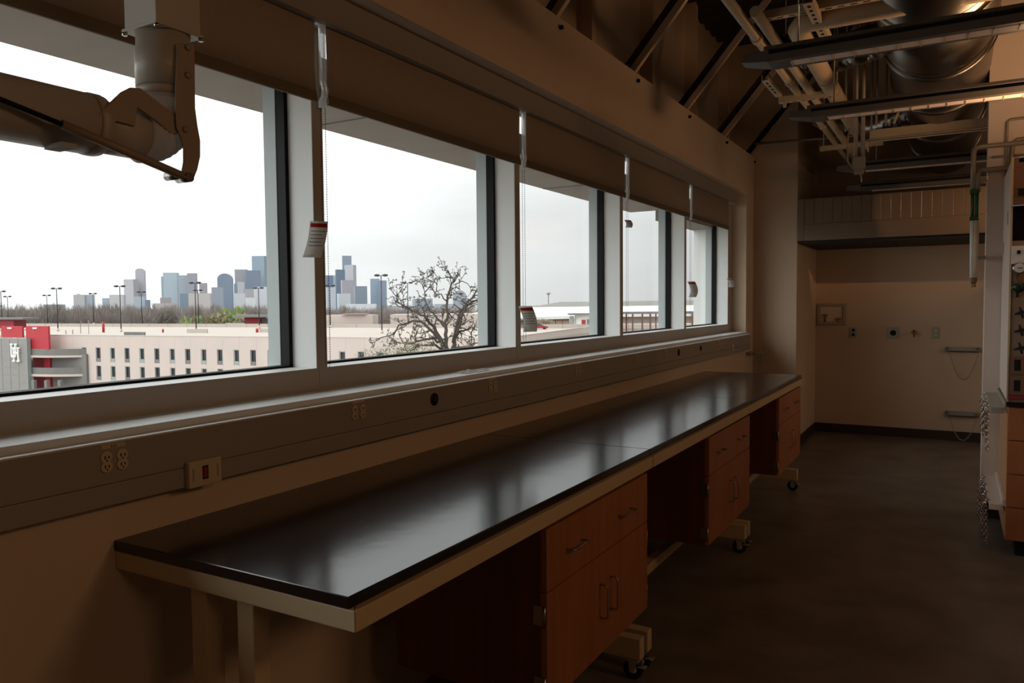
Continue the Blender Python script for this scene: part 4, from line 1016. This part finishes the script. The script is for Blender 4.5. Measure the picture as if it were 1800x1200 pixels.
T_('skyscraper', 418.5, 431, 495.5, 2400, 'c9d0da', 'b2bccb', 'narrow whitish tower in the middle of the cluster')
T_('skyscraper', 415, 437, 474, 2800, 'a9a5b1', '9a97a7', 'wide brownish tower with dark blue right half', rot=.1, parts=[('wing', 435.5, 458, 475.5, '7389a6', '657c9b')])
T_('skyscraper', 446, 472, 450.5, 2900, '87a6bb', '7897af', 'tallest blue green glass tower, in the nearest window', rot=-.3, dep=.6)
T_('office_block', 426, 448, 508, 2300, 'bab3ba', 'aba5ae', 'low grey beige block in front of the wide brownish tower', cat='building')
T_('office_block', 447, 470.5, 504, 2150, 'e1e4ea', 'c9ced8', 'bright white block left of the window jamb', cat='building')
T_('office_block', 413, 432, 515.5, 2100, 'd8dde5', 'c3c9d5', 'low white block below the narrow whitish tower', cat='building')
T_('office_block', 432, 450, 523, 2000, 'e6e8ec', 'd2d5dc', 'lowest white block, between two taller white ones', cat='building')
T_('skyscraper', 470, 492, 497, 2500, '94a7bd', '8598b1', 'blue grey tower cut by the window jamb')
T_('skyscraper', 573, 587, 484, 2500, '6d88b0', '5f7ba4', 'blue tower at the left edge of the second window')
T_('skyscraper', 586, 591, 484, 2700, 'a8bccf', '97adc3', 'thin pale sliver of tower beside the blue one')
T_('skyscraper', 590, 608, 474, 2450, '647e9f', '587293', 'dark slate blue tower left of the tallest in the second window')
T_('skyscraper', 602.5, 620, 450, 2800, '8b9cb4', '7d8fa9', 'tallest slate tower of the second window', rot=.15)
T_('skyscraper', 607.5, 627, 466, 2600, 'c1c1cc', 'b0b1c0', 'pale grey pink tower with slanting top edge', rot=-.3)
T_('skyscraper', 599.5, 623, 492.5, 2350, 'b3a9b8', 'a49bac', 'stepped pinkish tower in front of the slate ones')
T_('office_block', 592.5, 617, 516, 2100, 'd5dae3', 'bfc7d3', 'low pale block at the foot of the pinkish tower', cat='building')
T_('office_block', 622, 646.5, 503, 2200, '8496ae', '74879f', 'blue grey block with grid front in the second window', cat='building')
T_('skyscraper', 652, 668, 490, 2300, '8ea8c4', '7e9ab9', 'blue glass tower standing alone, with darker right half', rot=.05, parts=[('wing', 666, 680, 493, '8094b1', '7287a6')])
T_('office_block', 573, 591, 505, 2000, 'c9d2dd', 'b2becc', 'pale gridded block behind the bead chain', cat='building')
T_('office_block', 607, 662, 534, 1700, 'dfe2e8', 'ced2da', 'long low white building above the trees', rot=.05, cat='building', dep=.3)
T_('low_building', 724, 761, 525, 1900, '9aa8b8', '8a98aa', 'low flat grey blue building seen through the oak branches', cat='building')
T_('low_building', 680, 724, 537, 1800, 'b9c0c8', 'a9b0bb', 'very low pale buildings left of the oak', cat='building', dep=.4)
T_('low_building', 762, 797, 534, 1800, 'b9c3cf', 'a8b4c2', 'very low pale buildings behind the oak trunk', cat='building', dep=.4)
T_('domed_building', 797, 821, 524, 2000, 'a2a9b8', '949cad', 'far domed building seen through the oak crown', rot=0, parts=[('dome', 14)], cat='building')

# trees ----------------------------------------------------------------
def crown_mesh(seed, m, bare=True, n_=520, nblob=9):
    rnd = random.Random(seed); mb = MB()
    blobs = [(Vector((rnd.uniform(-.5, .5), rnd.uniform(-.5, .5), rnd.uniform(.42, .8))), rnd.uniform(.22, .36)) for _ in range(nblob)]
    for _ in range(n_):
        c, r = rnd.choice(blobs)
        d = Vector((rnd.gauss(0, 1), rnd.gauss(0, 1), rnd.gauss(0, 1))).normalized()
        p = c + d * r * rnd.uniform(.5, 1.0)
        if bare:
            a = (p - Vector((0, 0, .35))).normalized(); e = p + (a + Vector((rnd.uniform(-.5, .5), rnd.uniform(-.5, .5), rnd.uniform(0, .6)))) * .10
            w_ = Vector((rnd.uniform(-1, 1), rnd.uniform(-1, 1), rnd.uniform(-1, 1))).normalized() * .012
            mb.add([p - w_ - a * .05, p + w_ - a * .05, e], [(0, 1, 2)])
        else:
            s_ = rnd.uniform(.03, .06); u_ = Vector((rnd.gauss(0, 1), rnd.gauss(0, 1), rnd.gauss(0, 1))).normalized(); v_ = u_.orthogonal().normalized()
            mb.add([p + u_ * s_, p + v_ * s_, p - u_ * s_, p - v_ * s_], [(0, 1, 2, 3)])
    me = bpy.data.meshes.new('crown'); me.from_pydata(mb.v, [], mb.f); me.materials.append(M[m]); return me
def trunk_mesh(seed):
    rnd = random.Random(seed); mb = MB(); mb.tube([(0, 0, 0), (.01, 0, .3), (0, .01, .5)], [.03, .022, .016], 6)
    for _ in range(7):
        th = rnd.uniform(0, 6.28); q = Vector((math.cos(th) * .35, math.sin(th) * .35, rnd.uniform(.6, .85)))
        mb.tube([(0, 0, rnd.uniform(.25, .45)), q * .6 + Vector((0, 0, .12)), q], [.014, .009, .004], 4)
    me = bpy.data.meshes.new('trunk'); me.from_pydata(mb.v, [], mb.f); me.materials.append(M['twig']); return me
BARE = [(crown_mesh(s, 'twig', True, 1100), trunk_mesh(s)) for s in (1, 2, 3)]
GRN = [(crown_mesh(8, 'greent', False, 900, 14), trunk_mesh(8)), (crown_mesh(9, 'brownt', False, 800, 12), trunk_mesh(9))]
def plant(kind, x, y, h, w, lab, grp=None, cat='tree', name='far_tree', z=GZ):
    t = empty(name, (x, y, z), random.uniform(0, 6.28), label=lab, cat=cat, group=grp)
    for me, nm in zip(kind, ('crown', 'trunk')):
        o_ = bpy.data.objects.new(nm, me); o_.parent = t; o_.scale = (w, w, h); COL.objects.link(o_)
for row, (D, vt) in enumerate(((330, 544), (400, 541), (480, 539))):
    u = -30 + row * 9
    while u < 900:
        if not (488 < u < 560):
            c = far(u + random.uniform(-4, 4), 560, D * random.uniform(.97, 1.04)); DD = (c - CAM).dot(Fw)
            top = far(u, vt + random.uniform(-3, 3) + (1 if u < 500 else 3), DD).z
            plant(BARE[random.randrange(3)], c.x, c.y, (top - GZ) / .98, random.uniform(8, 11), 'bare grey brown winter tree in the belt beyond the garage', 'bare trees beyond the garage')
        u += 16 + row
for (u, vt, D, w, k, lb) in ((402, 536, 300, 9, 0, 'fresh green tree standing out of the bare tree belt'), (418, 543, 300, 7, 0, 'smaller green tree right of the tall green one'), (375, 546, 295, 10, 1, 'olive brown tree left of the green one'), (350, 549, 290, 9, 1, 'low olive tree behind the near lamp post'), (428, 546, 296, 8, 1, 'olive brown tree beside the red pavilion'), (333, 552, 290, 7, 0, 'low green shrub tree, leftmost of the leafy ones')):
    c = far(u, 560, D); top = far(u, vt, D).z
    plant(GRN[k], c.x, c.y, (top - GZ) / 1.02, w, lb)
# pavilion at the right end of the roof
def facebox(name, parent, u0, u1, v0, v1, D, dep, m, **k):
    a = far(u0, v1, D); b = far(u1, v0, D); c = far((u0 + u1) / 2, (v0 + v1) / 2, D)
    Mx = Matrix.Translation((c.x, c.y, 0)) @ Matrix.Rotation(YAW + .0, 4, 'Z')
    w_ = (u1 - u0) / FPX * D
    za = far((u0 + u1) / 2, v1, D).z; zb = far((u0 + u1) / 2, v0, D).z
    return MB().box(-w_ / 2, w_ / 2, 0, dep, za, zb, Mx).obj(name, m, parent, **k)
c = far(445, 560, 245)
t = empty('roof_pavilion', (c.x, c.y, ZD), label='small dark red pavilion with thin grey roof on the garage', cat='pavilion')
facebox('roof', t, 408, 492, 553.5, 557.5, 244, 8, 'gsill'); facebox('wall', t, 430, 457, 557.5, 573, 246, 6, 'redd'); facebox('wall', t, 457, 492, 560, 573, 248, 5, 'gsill')
c = far(10, 560, 230)
t = empty('roof_pavilion', (c.x, c.y, ZD), label='dark red stair house at the left edge behind the red panels', cat='pavilion')
facebox('wall', t, -30, 24, 563, 577, 230, 6, 'redd'); facebox('roof', t, -30, 40, 558.5, 561.5, 229, 8, 'gsill')
# lower pale wings right of the garage, seen in the second window
c = far(640, 570, 190)
t = empty('low_annex', (c.x, c.y, GZ), label='low pale terracotta roofed wing behind the garage roof in the second window', cat='building')
facebox('wall', t, 570, 655, 553.5, 575, 236, 10, 'conc'); facebox('roof', t, 600, 642, 551, 552.6, 235, 8, mat('tile_roof', '93736a', .8))
facebox('wall', t, 686, 850, 552, 575, 238, 14, 'conc')
# arena with white roof
c = far(1050, 540, 180)
ar = empty('arena', (c.x, c.y, GZ), label='long low arena with white membrane roof and grey ridge', cat='building')
facebox('wall', ar, 800, 1300, 556, 600, 266, 40, 'conc')
def slab(near, back, th, name, m):
    rr = MB(); n_ = len(near); vs = [far(*p) for p in near] + [far(*p) for p in back]; k2 = 2 * n_
    vs = vs + [p - Vector((0, 0, th)) for p in vs]; fs = []
    for i in range(n_ - 1):
        fs += [(i, i + 1, n_ + i + 1, n_ + i), (k2 + i, k2 + n_ + i, k2 + n_ + i + 1, k2 + i + 1), (i, k2 + i, k2 + i + 1, i + 1), (n_ + i, n_ + i + 1, k2 + n_ + i + 1, k2 + n_ + i)]
    fs += [(0, n_, k2 + n_, k2), (n_ - 1, k2 + n_ - 1, k2 + 2 * n_ - 1, 2 * n_ - 1)]
    return rr.add(vs, fs).obj(name, m, ar)
slab([(790, 557.5, 262), (905, 557.5, 262), (1080, 553, 262), (1320, 549, 262)], [(838, 549, 330), (935, 540, 335), (1080, 538, 335), (1320, 535, 335)], 1.0, 'roof', 'roofw')
slab([(925, 540.5, 334), (1080, 538.5, 334), (1320, 535.5, 334)], [(985, 530.5, 390), (1080, 529.5, 390), (1320, 526, 390)], .8, 'ridge_roof', 'roofg')
for k in range(9): facebox('wall_panel', ar, 965 + 12 * k, 976 + 12 * k, 563, 572, 265, .6, mat('terracotta_panel', 'cdae9c', .8))
c = far(964, 530, 700)
t = empty('water_tower', (c.x, c.y, GZ), label='slim observation tower with a wide cap above the arena roof', cat='tower')
zb = far(964, 560, 700).z
MB().cyl((c.x, c.y, GZ), (c.x, c.y, far(964, 517, 700).z), .45, n=8).obj('shaft', 'gsill', t); MB().lathe((c.x, c.y, far(964, 518, 700).z), 2, [(0, .8), (1.2, 1.9), (2.0, 1.9), (2.2, .5)], 12).obj('cap', 'winframe', t)
# gate house with red door
c = far(1030, 565, 215)
t = empty('gate_house', (c.x, c.y, GZ), label='small white gate house with a flat grey roof and red door', cat='building')
facebox('wall', t, 1012, 1056, 554, 574, 215, 4, 'white'); facebox('roof', t, 1001, 1062, 550.5, 553.5, 213, 7, 'gsill')
facebox('door', t, 1022.5, 1029.5, 562, 573, 214.8, .1, 'redw'); facebox('door', t, 1032, 1038, 561, 573, 214.8, .1, 'gsill'); facebox('screen', t, 1002, 1009, 556, 574, 214, 3, 'winframe')
# pergola
c = far(1140, 565, 150)
t = empty('entrance_pergola', (c.x, c.y, GZ), label='entrance canopy on brown posts behind the fourth window', cat='pergola')
facebox('roof', t, 1094, 1250, 547.5, 551.5, 150, 6, 'gsill'); facebox('beam', t, 1094, 1250, 556, 557.5, 150.2, .2, mat('brown_post', '6b4a42', .7))
for u in (1111, 1128, 1142, 1216, 1231): facebox('post', t, u, u + 2.6, 551, 600, 150.3, .3, mat('brown_post', '7c564c', .7))
for u in (1152, 1158, 1163, 1100): facebox('post', t, u, u + 2.2, 551, 600, 150.6, .3, mat('maroon_post', '5e2a2e', .7))
# side wall of the garage receding to the right, with a row of vents, and the parked car
pa = FM @ Vector((90, 0, gz1)); pb = on(1062, 570.6, 2, gz1); dv_ = (pb - pa); L_ = dv_.length; ang = math.atan2(dv_.y, dv_.x)
t = empty('parapet_wall', (pa.x, pa.y, GZ), ang, label='long pale garage side wall with a row of dark vents in the third window', cat='wall')
Mx = Matrix.Translation((pa.x, pa.y, 0)) @ Matrix.Rotation(ang, 4, 'Z')
MB().box(0, L_ + 14, -.4, 0, GZ, gz1, Mx).obj('wall', 'conc', t); MB().box(-.1, L_ + 14, -.46, .06, gz1, gz1 + .12, Mx).obj('coping', 'conc', t)
for k in range(34): MB().box(2 + k * 2.9, 3.6 + k * 2.9, -.45, -.40, gz1 - 2.55, gz1 - 2.1, Mx).obj('vent', 'dark', t)
for k in range(34): MB().box(4.1 + k * 2.9, 4.4 + k * 2.9, -.45, -.40, gz1 - 2.7, gz1 - 2.1, Mx).obj('vent_post', 'winframe', t)
dk = [FM @ Vector((88, 1, 0)), pb, far(1290, 560, 245), far(900, 560, 245), FM @ Vector((80, 85, 0))]
MB().prism([(p.x, p.y) for p in dk], 2, gz1 - 1.7, gz1 - 1.1).obj('deck', 'deckc', t)
cpos = on(948, 578.5, 2, ZD); cx_, cyy = cpos.x, cpos.y; ang = YAW - .25
cr = empty('car', (cx_, cyy, ZD), ang, label='dark red parked car seen through the third window', cat='car')
Mc = Matrix.Translation((cx_, cyy, ZD)) @ Matrix.Rotation(ang, 4, 'Z')
def carprism(poly, y0, y1, name, m):
    mb = MB(); vs = [Mc @ Vector((x, y0, z)) for x, z in poly] + [Mc @ Vector((x, y1, z)) for x, z in poly]; k2 = len(poly)
    mb.add(vs, [tuple(range(k2)), tuple(range(2 * k2 - 1, k2 - 1, -1))] + [(i, i + k2, (i + 1) % k2 + k2, (i + 1) % k2) for i in range(k2)]); return mb.obj(name, m, cr, bevel=.05)
carprism([(-2.2, .3), (2.2, .3), (2.25, .75), (1.3, .95), (.7, 1.0), (-1.9, 1.0), (-2.25, .8)], -.9, .9, 'body', 'carr')
carprism([(-1.7, .98), (1.2, .98), (.45, 1.4), (-1.0, 1.42)], -.78, .78, 'cabin', 'carw')
carprism([(.42, 1.38), (-1.0, 1.4), (-.95, 1.46), (.35, 1.44)], -.76, .76, 'car_roof', 'carr')
for xx in (-1.4, 1.4):
    for yy in (-.92, .72): MB().tube([Mc @ Vector((xx, yy, .32)), Mc @ Vector((xx, yy + .2, .32))], .32, 14).obj('wheel', 'rubber', cr)
for (u, v, w_, lb) in ((905, 571, 3.0, 'dark hedge behind the left of the parked car'), (935, 570, 2.4, 'dark bush just behind the parked car'), (958, 570, 1.8, 'small dark bush right of the parked car')):
    c = on(u, v + 6, 2, ZD); plant(GRN[1], c.x, c.y, 2.6, w_ * 1.6, lb, None, 'bush', 'bush', ZD)

# the bare oak ----------------------------------------------------------
DO = 55.0
ok = empty('bare_oak', (far(790, 600, DO).x, far(790, 600, DO).y, GZ), label='gnarled bare oak with sprawling twigs outside the second window', cat='tree')
rnd = random.Random(21)
def op(u, v, dd=0.0): return far(u, v, DO + dd)
limbs = MB(); tw_ = MB(); lf = MB()
def walk(p, d, L_, r, lvl, mb):
    n_ = max(4, int(L_ / .22)); pts = [p.copy()]; rs = [r]
    for i in range(n_):
        d = (d + Vector((rnd.gauss(0, 1), rnd.gauss(0, 1), rnd.gauss(0, 1) + .12)) * (.30 if lvl > 0 else .18)).normalized()
        p = p + d * (L_ / n_); pts.append(p.copy()); rs.append(max(r * (1 - .7 * (i + 1) / n_), .014))
        if lvl < 4 and rnd.random() < (.8 if lvl < 2 else .55):
            q = (d + Vector((rnd.gauss(0, 1), rnd.gauss(0, 1), rnd.gauss(0, 1) + .25)) * .75).normalized()
            walk(p, q, L_ * rnd.uniform(.32, .55), max(rs[-1] * .7, .02), lvl + 1, tw_)
        if lvl >= 2 and rnd.random() < .06:
            s_ = rnd.uniform(.04, .10); a = Vector((rnd.gauss(0, 1), rnd.gauss(0, 1), rnd.gauss(0, 1))).normalized(); b_ = a.orthogonal().normalized()
            for z_ in range(3): lf.add([p + a * s_, p + b_ * s_, p - a * s_ * .8 + b_ * .02], [(0, 1, 2)]); a, b_ = b_, a.cross(b_)
    mb.tube(pts, rs, 6 if lvl == 0 else 4, caps=False)
    return p, d
def limb(path, r0, r1, twigs=1.0, first=1):
    P_ = [op(*q) for q in path]
    # densify with gnarl
    pts = []; 
    for a, b in zip(P_, P_[1:]):
        k_ = max(2, int((b - a).length / .3))
        for i in range(k_): pts.append(a.lerp(b, i / k_) + Vector((rnd.gauss(0, .05), rnd.gauss(0, .05), rnd.gauss(0, .05))))
    pts.append(P_[-1]); n_ = len(pts)
    rs = [r0 + (r1 - r0) * i / (n_ - 1) for i in range(n_)]
    limbs.tube(pts, rs, 8)
    for i in range(first, n_):
        if rnd.random() < .75 * twigs * (0.35 + .75 * i / n_):
            d = (pts[i] - pts[i - 1]).normalized(); q = (d + Vector((rnd.gauss(0, 1), rnd.gauss(0, 1), rnd.gauss(0, 1) + .2)) * .8).normalized()
            walk(pts[i], q, rnd.uniform(.7, 1.5), max(rs[i] * .6, .045), 1, tw_)
    walk(pts[-1], (pts[-1] - pts[-2]).normalized(), 1.2, r1, 1, tw_)
base = (790, 625)
limbs.tube([Vector((ok.location.x, ok.location.y, GZ)), op(792, 700), op(*base)], [.5, .4, .3], 12)
limb([(785, 622), (775, 597, .3), (762, 575, .5), (745, 556, .8), (722, 545, 1.0), (702, 533, 1.2)], .17, .05)
limb([(784, 620), (770, 592, -.4), (745, 567, -.8), (728, 562, -1), (702, 572, -1.2), (690, 588, -1.3), (674, 592, -1.5)], .14, .035, .8)
limb([(788, 620), (783, 590, -.2), (785, 560, 0), (786, 520, 0), (792, 503, .1), (800, 492, .2), (792, 484, .3)], .16, .035)
limb([(795, 622), (800, 590, .2), (806, 562, .4), (815, 540, .6), (833, 528, .9), (848, 528, 1), (858, 520, 1.1)], .17, .045)
limb([(798, 600, .1), (812, 560, -.3), (822, 530, -.5), (838, 512, -.7), (850, 503, -.8), (860, 498, -.9)], .12, .03)
limb([(797, 600, 0), (806, 582, .3), (822, 578, .6), (832, 577, .9), (828, 590, 1.0), (834, 600, 1.2)], .08, .03)
limb([(775, 600, .2), (755, 593, .5), (738, 597, .8), (722, 605, 1.0), (705, 603, 1.2)], .11, .03, .9)
limb([(778, 615, .2), (762, 606, -.4), (742, 605, -.8), (725, 615, -1), (712, 622, -1.2)], .10, .03, .9)
limb([(783, 575, 0), (768, 558, .5), (755, 545, .9), (748, 520, 1.2), (745, 508, 1.3)], .08, .025)
limb([(784, 530, 0), (775, 517, -.3), (765, 515, -.5), (770, 505, -.6), (765, 496, -.7)], .05, .02)
limb([(800, 500, .2), (812, 494, .3), (822, 500, .4), (828, 510, .5)], .04, .02)
limb([(800, 612, 0), (822, 608, .4), (845, 600, .8), (862, 590, 1.0)], .07, .02, 1.2)
limb([(722, 545, 1.0), (708, 536, 1.1), (700, 522, 1.2), (703, 513, 1.2)], .05, .02)
limbs.obj('limbs', 'bark', ok); tw_.obj('twigs', 'bark', ok, kind='stuff'); lf.obj('dry_leaves', 'leaf', ok, kind='stuff')
# leafy tree tops under the oak
for (u, v, D, r_, lb) in ((700, 620, 50, 1.6, 'olive leafy tree top peeping over the sill, left of the oak'), (745, 622, 48, 1.7, 'olive leafy tree top below the oak trunk'), (655, 634, 50, 1.3, 'lowest olive leafy tree top at the window sill'), (860, 620, 52, 1.0, 'thin leafy crown at the right of the oak')):
    c = far(u, v, D); t = empty('leafy_tree', (c.x, c.y, GZ), label=lb, cat='tree')
    m_ = MB()
    for _ in range(2600):
        d = Vector((rnd.gauss(0, 1), rnd.gauss(0, 1), rnd.gauss(0, .7))).normalized(); p = c + d * r_ * rnd.uniform(.45, 1.08) - Vector((0, 0, r_ * .35))
        s_ = rnd.uniform(.025, .06); a = Vector((rnd.gauss(0, 1), rnd.gauss(0, 1), rnd.gauss(0, 1))).normalized(); b_ = a.orthogonal().normalized()
        m_.add([p + a * s_, p + b_ * s_ * .6, p - a * s_, p - b_ * s_ * .6], [(0, 1, 2, 3)])
    m_.obj('foliage', 'leafg', t, kind='stuff')
    MB().cyl((c.x, c.y, GZ), (c.x, c.y, c.z), .18, .06, n=8).obj('trunk', 'bark', t)
